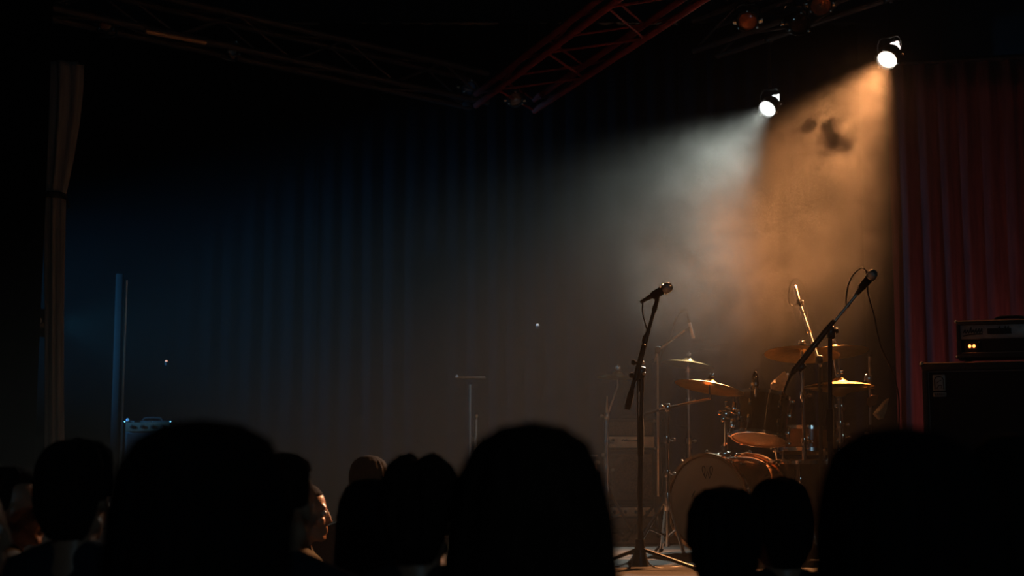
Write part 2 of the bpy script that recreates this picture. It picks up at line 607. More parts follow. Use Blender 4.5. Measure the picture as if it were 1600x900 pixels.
def parcan(label, loc, aim, rad, lens_m, hang_z, lit=None, name='spotlight', bowl=False, hang=None, glint_m=None, length=None):
    """loc = centre of the front lens; the can points from loc towards aim"""
    loc, aim = V(loc), V(aim)
    ax = (aim - loc).normalized()
    R = rad
    Ln = length or R * 2.5
    t = thing(name, label, 'spotlight', loc)
    can = MB().lathe([(R * 1.10, 0.012), (R * 1.14, 0.012), (R * 1.14, -Ln * 0.48), (R * 1.05, -Ln * 0.55), (R * 0.95, -Ln * 0.80),
                      (R * 0.62, -Ln * 0.98), (0, -Ln), (0, -Ln + 0.01), (R * 0.60, -Ln * 0.94), (R * 0.9, -Ln * 0.75), (R * 1.0, -Ln * 0.3)], loc, ax, 28, True)
    part('housing', can, M_BLACK, t)
    if bowl:
        ln = MB().lathe([(R * 1.02, 0.0), (R * 0.85, -R * 0.35), (R * 0.5, -R * 0.65), (R * 0.16, -R * 0.8), (0.0, -R * 0.8),
                         (0, -R * 0.83), (R * 0.5, -R * 0.7), (R * 0.88, -R * 0.37), (R * 1.05, -0.004)], loc, ax, 28, True)
        rf = part('reflector', ln, lens_m, t)
        part('bulb', MB().ball(loc - ax * R * 0.55, R * 0.17), M_CHROME, rf)
    else:
        ln = MB().lathe([(0, 0.006 + R * 0.10), (R * 0.5, R * 0.08), (R * 0.86, R * 0.03), (R * 1.0, -0.004), (R * 1.0, -0.012), (0, -0.012)], loc, ax, 28)
        part('lens', ln, lens_m, t)
    part('rim', MB().lathe([(R * 1.0, 0.010), (R * 1.18, 0.010), (R * 1.18, 0.024), (R * 1.0, 0.024)], loc, ax, 28, True), M_BLACK, t)
    side = ax.cross(V((0, 0, 1))).normalized()
    upv = side.cross(ax)
    for k in range(3):
        a = math.radians(90 + 120 * k)
        o = (side * math.cos(a) + upv * math.sin(a)) * R * 1.16
        part('gel_clip', MB().box(loc + o + ax * 0.02, (0.018, 0.018, 0.018), bev=0.003), M_DCHROME, t)
    mid = loc - ax * Ln * 0.42
    hp = V(hang) if hang is not None else V((mid.x, mid.y, hang_z))
    top = mid + (hp - mid).normalized() * R * 1.9
    yo = MB().tube(bez([mid + side * R * 1.30, mid + side * R * 1.30 + (top - mid) * 0.7, top + side * R * 0.9, top, top - side * R * 0.9, mid - side * R * 1.30 + (top - mid) * 0.7, mid - side * R * 1.30], 5), 0.009, 8)
    yk = part('yoke', yo, M_BLACK, t)
    for s in (-1, 1):
        part('knob', MB().lathe([(0, 0), (0.018, 0), (0.022, 0.01), (0.018, 0.03), (0, 0.03)], mid + side * s * R * 1.12, side * s, 12), M_DCHROME, yk)
    part('clamp', MB().tube([top, hp], 0.013, 8).box(hp, (0.07, 0.05, 0.07), bev=0.01), M_BLACK, t)
    if glint_m:
        # bright glint at the back of the can, built as a glowing shape
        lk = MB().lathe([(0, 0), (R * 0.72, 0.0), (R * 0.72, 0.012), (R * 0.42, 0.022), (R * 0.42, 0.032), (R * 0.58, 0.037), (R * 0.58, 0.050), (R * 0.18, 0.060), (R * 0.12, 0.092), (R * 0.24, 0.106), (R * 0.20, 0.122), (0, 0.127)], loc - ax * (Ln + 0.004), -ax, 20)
        part('can_glint', lk, glint_m, t, label='bright glint behind the housing, built as a glow')
    return t


parcan('lit spotlight with a warm orange beam', WARM_L, WARM_AIM, 0.072, M_LENSW, 5.02, glint_m=M_GLINTW, length=0.125)
parcan('lit spotlight with a pale cool white beam', COOL_L, COOL_AIM, 0.068, M_LENSC, 5.02, glint_m=M_GLINTC, length=0.115)
# unlit lamps above the stage
U = [((1168, 34), 9.26, (-1.2, -6, -2.6), 0.062, M_GEL, False, 'unlit spotlight with an orange gel beside the red truss'),
     ((1248, 38), 9.26, (0.9, -5, -2.0), 0.066, mat('dark_gel', (0.06, 0.035, 0.025), 0.15, coat=0.8), False, 'unlit spotlight with a dark lens and one orange glint'),
     ((1282, 8), 9.26, (-0.6, -6, -2.7), 0.066, M_REFL, True, 'unlit spotlight with a round bulb and orange light painted into its open bowl')]
for (px, Y, d, r, m, bowl, lb) in U:
    p = P(px[0], px[1], Y)
    parcan(lb, p, p + V(d), r, m, 5.12, bowl=bowl)
p = P(166, 38, under(166, 38, LA, LB, 0.06))
parcan('unlit spotlight with a dull brown lens over the empty side of the stage', p, p + V((0.8, -6, -2.4)), 0.05, mat('brown_gel', (0.30, 0.14, 0.07), 0.2, coat=0.6), ZL)
p = P(364, 76, under(364, 76, LA, LB, 0.06))
parcan('unlit spotlight with a dim blue lens at the end of an orange bar', p, p + V((4.0, -4, -2.0)), 0.050, M_GELB, ZL)
p = P(734, 138, under(734, 138, LA, LB, 0.06))
parcan('small unlit lamp with a dark blue lens where the trusses meet', p, p + V((2.5, -5, -1.5)), 0.06, M_GELB, ZL)
p = P(805, 156, 11.4)
parcan('small unlit lamp with a grey-brown lens under the red truss', p, p + V((0.3, -6, -1.2)), 0.055, mat('grey_gel', (0.26, 0.19, 0.16), 0.3), 4.7)
a, b = P(228, 49, under(228, 49, LA, LB, 0.16)), P(321, 67, under(321, 67, LA, LB, 0.16))
bar = thing('lighting_bar', 'short bare orange bar under the dark diagonal truss', 'bar', (a + b) / 2)
part('tube', MB().tube([a, b], 0.018), mat('bar_copper', (0.75, 0.38, 0.18), 0.4, 0.5), bar)
for q in (a.lerp(b, 0.1), a.lerp(b, 0.9)):
    part('hook', MB().tube([q, q + V((0, 0, max(0.03, ZL + 0.02 - q.z)))], 0.008), M_BLACK, bar)

# LED cans standing on the stage that colour the sides
def floor_can(label, loc, aim, m, base):
    t = parcan(label, loc, aim, 0.085, m, 0, name='floor_lamp', hang=(loc.x - (aim - loc).normalized().x * 0.1, loc.y - (aim - loc).normalized().y * 0.1, loc.z - 0.2))
    q = V((loc.x, loc.y, STAGE))
    bx_, by_ = loc.x - (aim - loc).normalized().x * 0.1, loc.y - (aim - loc).normalized().y * 0.1
    part('stand', MB().lathe([(0, 0), (0.13, 0), (0.13, 0.012), (0.02, 0.025), (0.018, max(0.05, loc.z - 0.2 - STAGE)), (0, max(0.05, loc.z - 0.2 - STAGE))], (bx_, by_, STAGE + 0.001), (0, 0, 1), 20), M_BLACK, t)
    return t


floor_can('blue stage lamp on a pole half hidden behind the tied drape', BLUE_L, BLUE_AIM, M_LENSB, None)
floor_can('red uplighter on the floor behind the big speaker cabinet', RED_L, RED_AIM, M_LENSR, None)
parcan('small added fill lamp at the rear of the hall', FILL_L, FILL_AIM, 0.09, mat('fill_lens_glow', (0.6, 0.7, 0.8), 0.3, emit=(0.5, 0.8, 1.0), estr=1.0), RZ)
parcan('blue wash lamp high in the side of the stage', WASH_L, WASH_AIM, 0.09, M_LENSB, RZ)


# ------------------------------------------------------------------ stands and microphones
def tripod(t, base, r, h, m, angs, foot=True, leg_r=0.009, brace=False):
    """three legs around base, hinge at height h, reaching radius r on the floor"""
    base = V(base)
    for a in angs:
        d = V((math.cos(a), math.sin(a), 0))
        l = part('leg', MB().tube([base + V((0, 0, h)) + d * 0.02, base + d * r * 0.94 + V((0, 0, 0.02)), base + d * r + V((0, 0, 0.011))], leg_r, 8), m, t)
        if foot:
            part('rubber_foot', MB().capsule(base + d * r * 0.93 + V((0, 0, 0.020)), base + d * r * 1.03 + V((0, 0, 0.013)), 0.012, 0.012, 8), M_RUBBER, l)
        if brace:
            part('brace', MB().tube([base + V((0, 0, h * 0.35)), base + d * r * 0.5 + V((0, 0, h * 0.5))], leg_r * 0.7, 6), m, t)
    part('hub', MB().lathe([(0, h - 0.05), (0.024, h - 0.05), (0.028, h - 0.01), (0.022, h + 0.05), (0, h + 0.05)], base, (0, 0, 1), 14), m, t)


def knob(t, c, d, r=0.013, l=0.025, m=None):
    return part('knob', MB().lathe([(0, 0), (r * 0.5, 0), (r * 0.5, l * 0.4), (r, l * 0.45), (r * 1.05, l * 0.8), (r * 0.8, l), (0, l)], c, d, 10), m or M_BLACK, t)


def vocal_mic(label, tip, tail, lit=None):
    """handheld vocal microphone: grille ball at tip"""
    tip, tail = V(tip), V(tail)
    ax = (tip - tail).normalized()
    Ln = (tip - tail).length
    t = thing('microphone', label, 'microphone', tail)
    part('body', MB().lathe([(0, 0), (0.011, 0), (0.012, 0.01), (0.0135, Ln * 0.35), (0.018, Ln * 0.78), (0.0225, Ln * 0.84), (0, Ln * 0.84)], tail, ax, 20), M_BLACK, t)
    part('ring', MB().lathe([(0.019, Ln * 0.82), (0.027, Ln * 0.84), (0.027, Ln * 0.90), (0.020, Ln * 0.91)], tail, ax, 20, True), M_DCHROME, t)
    b0 = tail + ax * Ln
    part('grille', MB().lathe([(0.019, -0.020)] + [(0.0265 * math.sin(math.pi * (1 - k / 12.0) * 0.78), -0.0265 * math.cos(math.pi * (1 - k / 12.0) * 0.78) * 1.0) for k in range(12)] + [(0, 0.0265)], b0, ax, 24), M_GRILLE, t)
    part('connector', MB().lathe([(0, -0.045), (0.006, -0.045), (0.009, -0.03), (0.0095, 0.002), (0, 0.002)], tail, ax, 14), M_BLACK, t)
    return t


def pencil_mic(label, tip, tail, m=None):
    tip, tail = V(tip), V(tail)
    ax = (tip - tail).normalized()
    Ln = (tip - tail).length
    t = thing('pencil_microphone', label, 'microphone', tail)
    part('body', MB().lathe([(0, 0), (0.0105, 0), (0.0105, Ln * 0.7), (0, Ln * 0.7)], tail, ax, 14), m or M_DCHROME, t)
    part('capsule', MB().lathe([(0.0, Ln * 0.7), (0.0115, Ln * 0.705), (0.0115, Ln * 0.97), (0.009, Ln), (0, Ln)], tail, ax, 14), m or M_DCHROME, t)
    part('connector', MB().lathe([(0, -0.05), (0.005, -0.05), (0.009, -0.035), (0.009, 0), (0, 0)], tail, ax, 12), M_BLACK, t)
    return t


def cable(label, pts, r=0.0035, n=10):
    q = bez(pts, n)
    return single('microphone_cable', MB().tube(q, r, 8), M_CABLE, q[-1], label, 'cable')


# --- front vocal stand
YM = 7.1
bp = P(1000, 884, YM)
bp = V((bp.x, YM, STAGE))
t = thing('microphone_stand', 'slim black straight microphone stand with short angled boom at the front of the stage', 'microphone stand', bp)
tripod(t, bp, 0.30, 0.10, M_BLACK, [math.radians(a) for a in (-25, 95, 205)])
top = P(1003, 598, YM)
joint = P(1001, 580, YM)
part('lower_tube', MB().tube([bp + V((0, 0, 0.05)), P(1001, 660, YM)], 0.0125, 12), M_BLACK, t)
part('upper_tube', MB().tube([P(1001, 690, YM), top], 0.009, 12), M_BLACK, t)
part('clutch', MB().tube([P(1001, 712, YM), P(1001, 690, YM), P(1001, 668, YM), P(1001, 650, YM)], [0.015, 0.0165, 0.0165, 0.012], 14), M_RUBBER, t)
part('base_cone', MB().lathe([(0.0, 0), (0.045, 0.0), (0.034, 0.05), (0.016, 0.13), (0.0, 0.13)], bp + V((0, 0, 0.02)), (0, 0, 1), 16), M_BLACK, t)
part('collar', MB().tube([P(1002, 612, YM), P(1002, 592, YM)], 0.014, 12), M_BLACK, t)
part('swivel', MB().box((P(1001, 582, YM)), (0.045, 0.032, 0.062), bev=0.01, rot=Matrix.Rotation(math.radians(12), 3, 'Y')), M_BLACK, t)
b0, b1, b2 = P(986, 613, YM - 0.03), P(998, 575, YM - 0.03), P(1024, 478, YM - 0.03)
part('boom', MB().tube([b0, b2], [0.0105, 0.0085], 12), M_BLACK, t)
part('boom_grip', MB().tube([P(980, 640, YM - 0.03), P(981, 636, YM - 0.03), P(986, 615, YM - 0.03), P(987.5, 609, YM - 0.03)], [0.013, 0.0155, 0.015, 0.012], 14), M_RUBBER, t)
part('boom_sleeve', MB().tube([P(992, 594, YM - 0.03), P(1007, 537, YM - 0.03), P(1013, 517, YM - 0.03)], [0.0135, 0.013, 0.0105], 12), M_BLACK, t)
knob(t, P(996, 567, YM - 0.03), (-1, -0.2, 0.1), 0.014, 0.03)
knob(t, P(1000, 566, YM - 0.03), (1, -0.2, -0.1), 0.008, 0.02, M_DCHROME)
knob(t, P(993, 587, YM - 0.03), (-1, -0.2, 0.1), 0.014, 0.03)
knob(t, P(1004, 584, YM - 0.02), (1, -0.5, 0), 0.008, 0.015, M_DCHROME)
tail = P(1012, 466, YM - 0.05)
tip = P(1043, 449.5, YM - 0.11)
part('boom_tip', MB().tube([P(1021.5, 487, YM - 0.03), P(1023, 482, YM - 0.03), P(1026, 471, YM - 0.04)], [0.0125, 0.0135, 0.010], 12), M_BLACK, t)
ax = (tip - tail).normalized()
cc = tail + ax * 0.06
part('clip', MB().lathe([(0.0145, -0.03), (0.020, -0.03), (0.0225, 0.03), (0.0165, 0.03)], cc, ax, 16, True).tube([cc - V((0, 0, 0.012)), P(1026, 471, YM - 0.04)], 0.012, 10), M_RUBBER, t)
vocal_mic('black vocal microphone with bright silver grille on the slim straight stand', tip, tail)
cable('thin black cable looping from the front vocal microphone down its stand', [tail - ax * 0.04, P(1004, 472, YM - 0.06), P(1004, 488, YM - 0.05), P(1008, 505, YM - 0.045), P(1011, 518, YM - 0.05), P(1005, 527, YM - 0.06), P(1004.5, 537, YM - 0.06), P(1008, 541, YM - 0.06), P(1004, 560, YM - 0.06), P(997, 590, YM - 0.02), P(996, 625, YM - 0.02), P(997, 670, YM - 0.02), P(998, 720, YM - 0.02), P(997, 780, YM - 0.02), P(1003, 830, YM - 0.01), V((bp.x + 0.06, YM + 0.03, STAGE + 0.02)), V((bp.x + 0.30, YM + 0.2, STAGE + 0.008)), V((bp.x + 0.7, YM + 0.1, STAGE + 0.008))])

# --- right boom stand
YR = 7.35
bp = V((P(1297, 800, YR).x, YR, STAGE))
t = thing('boom_microphone_stand', 'sturdy black microphone stand with long boom crossing in front of the cymbals', 'microphone stand', bp)
tripod(t, bp, 0.33, 0.22, M_BLACK, [math.radians(a) for a in (-80, 40, 160)])
part('lower_tube', MB().tube([bp + V((0, 0, 0.12)), P(1297, 660, YR)], 0.0135, 12), M_BLACK, t)
part('upper_tube', MB().tube([P(1297, 690, YR), P(1297, 522, YR)], 0.0115, 12), M_BLACK, t)
part('clutch', MB().tube([P(1297, 690, YR), P(1297, 640, YR)], 0.0165, 14), M_RUBBER, t)
part('swivel', MB().box(P(1298, 520, YR), (0.04, 0.04, 0.07), bev=0.012), M_BLACK, t)
knob(t, P(1301, 518, YR), (1, -0.3, 0.2), 0.014, 0.03)
YB = YR - 0.035
part('boom_sleeve', MB().tube([P(1237, 584, YB), P(1240, 580, YB), P(1296, 510, YB), P(1303, 501, YB)], [0.012, 0.0155, 0.0155, 0.010], 12), M_BLACK, t)
part('boom', MB().tube([P(1238, 582, YB), P(1342, 456, YB)], 0.0075, 12), M_DCHROME, t)
part('boom_tail', MB().tube([P(1225, 614, YB), P(1226, 609, YB), P(1230, 598, YB), P(1239, 580, YB)], [0.003, 0.005, 0.006, 0.007], 10), M_BLACK, t)
part('counter_clamp', MB().box(P(1252, 574, YB), (0.05, 0.03, 0.03), bev=0.008, rot=Matrix.Rotation(math.radians(-40), 3, 'Y')), M_BLACK, t)
tail, tip = P(1343, 453, YB - 0.02), P(1363, 429, YB - 0.10)
ax = (tip - tail).normalized()
part('clip', MB().lathe([(0.0145, -0.03), (0.020, -0.03), (0.022, 0.03), (0.0165, 0.03)], tail + ax * 0.05, ax, 16, True).tube([tail + ax * 0.04 - V((0, 0, 0.01)), P(1341, 457, YB)], 0.012, 10), M_RUBBER, t)
vocal_mic('black vocal microphone with dark grille on the long boom over the cymbals', tip, tail)
cable('thin cable arching up behind the boom microphone and down past the cymbals', [tail - ax * 0.04, P(1331, 470, YB + 0.03), P(1325, 480, YB + 0.05), P(1322, 468, YB + 0.06), P(1326, 444, YB + 0.08), P(1336, 426, YB + 0.08), P(1349, 419, YB + 0.06), P(1356, 432, YB + 0.03), P(1356, 458, YB + 0.02), P(1366, 495, YB + 0.05), P(1376, 540, YB + 0.1), P(1396, 585, YB + 0.2), P(1405, 640, YB + 0.35), P(1398, 760, YB + 0.5), V((P(1390, 800, YB + 0.55).x, YB + 0.6, STAGE + 0.008))])

# --- overhead pencil mics
YO = 8.02
bp = V((P(1281, 700, YO).x, YO, STAGE))
t = thing('overhead_microphone_stand', 'tall thin overhead stand with bright leaning boom between the two upper cymbals', 'microphone stand', bp)
tripod(t, bp, 0.16, 0.25, M_BLACK, [math.radians(a) for a in (70, 190, 310)])
part('pole', MB().tube([bp + V((0, 0, 0.15)), P(1281, 560, YO)], 0.011, 10), M_BLACK, t)
part('boom', MB().tube([P(1282, 572, YO - 0.03), P(1249, 472, YO + 0.32)], 0.0085, 12), mat('pale_metal', (0.88, 0.84, 0.80), 0.48, 0.8), t)
part('clamp', MB().box(P(1280, 562, YO - 0.01), (0.035, 0.05, 0.045), bev=0.008), M_BLACK, t)
part('collar', MB().tube([P(1264.5, 519, YO + 0.155), P(1262.5, 513, YO + 0.175)], 0.013, 10), M_DCHROME, t)
part('clip', MB().tube([P(1250, 475, YO + 0.31), P(1248, 468, YO + 0.33)], 0.014, 10), M_RUBBER, t)
knob(t, P(1250, 472, YO + 0.32), (1, -0.3, 0), 0.01, 0.02, M_DCHROME)
pencil_mic('slender bright pencil microphone pointing up beside its arching cable', P(1242, 447, YO + 0.40), P(1248, 469, YO + 0.32), mat('pale_metal', (0.88, 0.84, 0.80)))
cable('thin pale cable arching over the pencil microphone', [P(1249, 471, YO + 0.34), P(1240, 478, YO + 0.35), P(1233, 472, YO + 0.36), P(1233, 452, YO + 0.36), P(1239, 438, YO + 0.36), P(1248, 437, YO + 0.35), P(1257, 450, YO + 0.33), P(1261, 475, YO + 0.30), P(1262, 500, YO + 0.22), P(1270, 535, YO + 0.1), P(1284, 570, YO + 0.03), P(1284, 650, YO + 0.03), V((P(1286, 760, YO + 0.03).x, YO + 0.05, STAGE + 0.008))], 0.003)
YO = 9.3
bp = V((P(1027, 700, YO).x, YO, STAGE))
t = thing('overhead_microphone_stand', 'thin overhead stand whose boom fades into the haze above the far crash cymbal', 'microphone stand', bp)
tripod(t, bp, 0.24, 0.25, M_BLACK, [math.radians(a) for a in (30, 150, 270)])
part('pole', MB().tube([bp + V((0, 0, 0.15)), P(1027, 545, YO)], 0.010, 10), M_DCHROME, t)
part('boom', MB().tube([P(1022, 566, YO - 0.02), P(1027, 548, YO - 0.02), P(1070, 516, YO - 0.02)], 0.007, 10), M_DCHROME, t)
part('clamp', MB().box(P(1028, 547, YO - 0.01), (0.035, 0.05, 0.045), bev=0.008), M_BLACK, t)
part('clip', MB().tube([P(1070, 516, YO - 0.02), P(1078.5, 511, YO - 0.02)], 0.008, 10), M_RUBBER, t)
pencil_mic('small pencil microphone pointing down beside the haze-dimmed overhead boom', P(1083.5, 529, YO - 0.02), P(1077, 504, YO - 0.02), mat('pale_metal', (0.85, 0.82, 0.78)))
cable('thin cable looping from the downward pencil microphone to its boom', [P(1075, 496, YO - 0.02), P(1073, 487, YO - 0.02), P(1065, 487, YO), P(1055, 500, YO), P(1047, 530, YO), P(1036, 548, YO), P(1029, 580, YO + 0.03), P(1029, 650, YO + 0.03), V((bp.x + 0.05, YO + 0.03, STAGE + 0.008))], 0.003)


# ------------------------------------------------------------------ drum kit
def basis(axis, hint=V((0, 0, 1))):
    wv = V(axis).normalized()
    u = hint.cross(wv)
    u = u.normalized() if u.length > 1e-4 else wv.orthogonal().normalized()
    return u, wv.cross(u), wv


def drum(t, c0, axis, D, H, nl, shell_m, top_m=None, bot_m=None, wood=False, lug=True):
    """c0 = centre of the bottom (or front) head, axis towards the other head; returns list of head objects"""
    c0 = V(c0)
    u, v2, wv = basis(axis)
    R = D / 2
    part('shell', MB().lathe([(R * 0.985, 0.004), (R, 0.006), (R, H - 0.006), (R * 0.985, H - 0.004)], c0, wv, 48, True), shell_m, t)
    for k, (h, s) in enumerate(((0.0, -1), (H, 1))):
        o = c0 + wv * h
        hm = (bot_m or M_HEAD) if k == 0 else (top_m or M_HEAD)
        hd = part('drum_head', MB().lathe([(0, s * 0.002), (R * 0.93, s * 0.002), (R * 0.985, s * 0.006), (R * 1.01, s * 0.000), (R * 1.01, -s * 0.006), (0, -s * 0.006)], o, wv, 48), hm, t)
        hw = 0.020 if wood else 0.012
        a0, a1 = (-hw * 0.6, hw * 1.2) if s > 0 else (-hw * 1.2, hw * 0.6)
        hp = part('hoop', MB().lathe([(R * 1.012, a0), (R * 1.05 + (0.008 if wood else 0.002), a0), (R * 1.05 + (0.008 if wood else 0.002), a1), (R * 1.012, a1)], o, wv, 48, True), M_HOOPW if wood else M_CHROME, t)
        if wood:
            part('hoop_inlay', MB().lathe([(R * 1.05 + 0.006, -0.006), (R * 1.05 + 0.0095, -0.006), (R * 1.05 + 0.0095, 0.006), (R * 1.05 + 0.006, 0.006)], o, wv, 48, True), M_CHROME, hp)
    for k in range(nl):
        a = 2 * math.pi * (k + 0.5) / nl
        d = u * math.cos(a) + v2 * math.sin(a)
        tang = wv.cross(d)
        Rm = Matrix((d, tang, wv)).transposed()
        for h in ((H * 0.28, H * 0.72) if H > 0.18 else (H * 0.5,)):
            lg = part('lug', MB().box(c0 + d * (R + 0.010) + wv * h, (0.022, 0.018, 0.050), rot=Rm, bev=0.006), M_CHROME, t)
        for h, s in ((0.0, -1), (H, 1)):
            q = c0 + d * (R * 1.05 + 0.012) + wv * (h + s * 0.008)
            hi = H * 0.28 if s < 0 else H * 0.72
            if H <= 0.18:
                hi = H * 0.5
            part('tension_rod', MB().tube([q, c0 + d * (R + 0.014) + wv * hi], 0.0035, 6).box(q, (0.026, 0.014, 0.016), rot=Rm, bev=0.004), M_CHROME, t)


# bass drum
Dz = V((-0.68, -0.73, 0)).normalized()      # where the front head faces
DB = 0.525
front = P(1107, 789, 8.15)
front.z = STAGE + DB / 2 + 0.03
bd = thing('bass_drum', 'large amber bass drum with cream front head bearing a small dark emblem', 'drum', V((front.x, front.y, STAGE)))
drum(bd, front, -Dz, DB, 0.42, 10, M_SHELL, wood=True)
u, v2, wv = basis(-Dz)
rt = Dz.cross(V((0, 0, 1)))       # right when looking at the head is -rt from outside
rt = V((0, 0, 1)).cross(Dz) * -1
rt = V((-Dz.y, Dz.x, 0)) * -1
if rt.x < 0:
    rt = -rt
hz = front + Dz * 0.0055 + V((0, 0, 0.175))
em = MB()
for s in (-1, 1):
    pts = [(0.014, -0.045), (0.034, -0.01), (0.042, 0.025), (0.032, 0.042), (0.020, 0.030), (0.020, 0.005), (0.026, -0.02)]
    em.tube([hz + rt * (s * x * 0.85) + V((0, 0, z * 0.8)) for (x, z) in [(p.x, p.y) for p in bez([V((a, b, 0)) for a, b in pts], 6)]], 0.0022, 6)
em.tube([hz + rt * x + V((0, 0, z)) for x, z in ((-0.012, -0.03), (0.0, 0.005), (0.012, -0.03))], 0.0018, 6)
hd = [o for o in bd.children if o.name.startswith('drum_head')][0]
part('emblem', em, M_INK, hd, label='small dark two-looped emblem')
# second small mark on the head
q = front + Dz * 0.0055 - rt * 0.10 + V((0, 0, 0.05))
part('smudge', MB().tube([q + rt * -0.012 + V((0, 0, -0.02)), q, q + rt * 0.012 + V((0, 0, 0.018))], [0.002, 0.004, 0.002], 6), M_INK, hd, label='small dark scuff')
for s in (-1, 1):
    q = front - Dz * 0.10 + rt * s * (DB / 2 + 0.0) + V((0, 0, -0.12))
    part('spur', MB().tube([q, q + rt * s * 0.12 + Dz * 0.10 + V((0, 0, STAGE + 0.006 - q.z))], 0.008, 8), M_CHROME, bd)
mount = front - Dz * 0.17 + V((0, 0, DB / 2 + 0.005))
part('tom_mount', MB().box(mount + V((0, 0, 0.012)), (0.07, 0.06, 0.024), bev=0.006).tube([mount, mount + V((0, 0, 0.06))], 0.020, 14), M_CHROME, bd)
# kick pedal end and beater at the back head
rear = front - Dz * 0.42
pd = thing('kick_pedal', 'chrome kick pedal behind the bass drum', 'pedal', V((rear.x - Dz.x * 0.12, rear.y - Dz.y * 0.12, STAGE)))
q = V((rear.x, rear.y, STAGE))
part('footboard', MB().box(q - Dz * 0.20 + V((0, 0, 0.04)), (0.09, 0.26, 0.012), rot=Matrix.Rotation(math.atan2(-Dz.x, Dz.y) + math.pi, 3, 'Z'), bev=0.004), M_DCHROME, pd)
part('beater', MB().tube([q - Dz * 0.07 + V((0, 0, 0.10)), q - Dz * 0.05 + V((0, 0, 0.28))], 0.004, 8).ball(q - Dz * 0.048 + V((0, 0, 0.29)), 0.026), M_DCHROME, pd)
part('pedal_frame', MB().tube([q - Dz * 0.07 + rt * 0.05 + V((0, 0, 0.004)), q - Dz * 0.07 + rt * 0.05 + V((0, 0, 0.12)), q - Dz * 0.07 - rt * 0.05 + V((0, 0, 0.12)), q - Dz * 0.07 - rt * 0.05 + V((0, 0, 0.004))], 0.007, 8), M_DCHROME, pd)

# rack tom
tb = P(1186, 684, 8.25)
tax = V((0.16, 0.24, 1.0)).normalized()
tm = thing('rack_tom', 'dark glossy rack tom with chrome hoops mounted above the bass drum', 'drum', tb)
drum(tm, tb, tax, 0.305, 0.235, 6, M_SHELLD)
arm0 = mount + V((0, 0, 0.06))
pz = P(1137, 648, 8.25)
post_top = V((arm0.x, arm0.y, tb.z + 0.14))
part('tom_post', MB().tube([arm0, V((P(1134, 690, 8.2).x, P(1134, 690, 8.2).y, arm0.z + 0.02)), P(1134, 648, 8.2)], 0.011, 12), M_CHROME, bd)
side = P(1152, 652, 8.22)
part('tom_arm', MB().tube(bez([P(1134, 643, 8.2), P(1136, 637, 8.2), P(1143, 642, 8.2), P(1154, 647, 8.22)], 6), 0.010, 10), M_CHROME, tm)
part('tom_clamp', MB().box(P(1134, 648, 8.2), (0.05, 0.045, 0.05), bev=0.010).box(P(1130, 655, 8.18), (0.03, 0.03, 0.03), bev=0.006), M_CHROME, tm)
knob(tm, P(1129, 646, 8.18), (-1, -0.4, 0.2), 0.012, 0.03, M_CHROME)
knob(tm, P(1134, 634, 8.19), (0.1, -0.2, 1), 0.010, 0.025, M_CHROME)
part('bracket', MB().box(P(1154, 648, 8.22), (0.02, 0.04, 0.06), bev=0.006), M_CHROME, tm)

# small drum mic clamped on the tom
dm = thing('drum_microphone', 'small dark oval drum microphone standing up from the tom rim', 'microphone', P(1181, 616, 8.15))
part('body', MB().ball(P(1180, 596, 8.15), (0.020, 0.022, 0.062), 16, 14), M_BLACK, dm)
part('clip', MB().tube([P(1181, 620, 8.15), P(1181, 604, 8.14)], 0.010, 10), M_CHROME, dm)
part('band', MB().lathe([(0.020, -0.008), (0.024, -0.008), (0.024, 0.008), (0.020, 0.008)], P(1180, 600, 8.15), (0, 0, 1), 16, True), M_DCHROME, dm)
knob(dm, P(1180, 590, 8.125), (0.3, -1, 0), 0.008, 0.012, M_CHROME)
knob(dm, P(1180, 580, 8.15), (0, 0, 1), 0.006, 0.012, M_CHROME)

# snare, on its stand
sb = P(1262, 704, 8.85)
sn = thing('snare_drum', 'shallow snare drum with amber shell and chrome rims on a low stand', 'drum', sb)
drum(sn, sb, (0.04, 0.06, 1), 0.36, 0.125, 8, M_SHELL)
part('strainer', MB().box(sb + V((-0.17, -0.08, 0.06)), (0.03, 0.03, 0.08), bev=0.006), M_CHROME, sn)
ss = thing('snare_stand', 'chrome snare stand under the shallow drum', 'drum stand', V((sb.x, sb.y, STAGE)))
tripod(ss, (sb.x, sb.y, STAGE), 0.24, 0.20, M_CHROME, [math.radians(a) for a in (-90, 30, 150)])
part('tube', MB().tube([(sb.x, sb.y, STAGE + 0.1), (sb.x, sb.y, sb.z - 0.06)], 0.012, 10), M_CHROME, ss)
for a in (-70, 50, 170):
    d = V((math.cos(math.radians(a)), math.sin(math.radians(a)), 0))
    part('basket_arm', MB().tube([V((sb.x, sb.y, sb.z - 0.06)), V((sb.x, sb.y, sb.z - 0.055)) + d * 0.19, V((sb.x, sb.y, sb.z + 0.01)) + d * 0.198], 0.006, 8), M_CHROME, ss)
# floor tom
fb = P(1262, 792, 8.45)
fb.z = STAGE + 0.16
ft = thing('floor_tom', 'dark glossy floor tom standing low beside the bass drum', 'drum', V((fb.x, fb.y, STAGE)))
drum(ft, fb, (0, 0, 1), 0.40, 0.36, 8, M_SHELLD)
for a in (-80, 40, 160):
    d = V((math.cos(math.radians(a)), math.sin(math.radians(a)), 0))
    q = V((fb.x, fb.y, 0)) + d * 0.235
    part('leg', MB().tube([V((q.x, q.y, fb.z + 0.26)), V((q.x, q.y, STAGE + 0.08)), V((q.x, q.y, STAGE + 0.012)) + d * 0.03], 0.007, 8), M_CHROME, ft)
    part('leg_bracket', MB().box(V((q.x, q.y, fb.z + 0.18)) - d * 0.015, (0.04, 0.04, 0.05), bev=0.008), M_CHROME, ft)


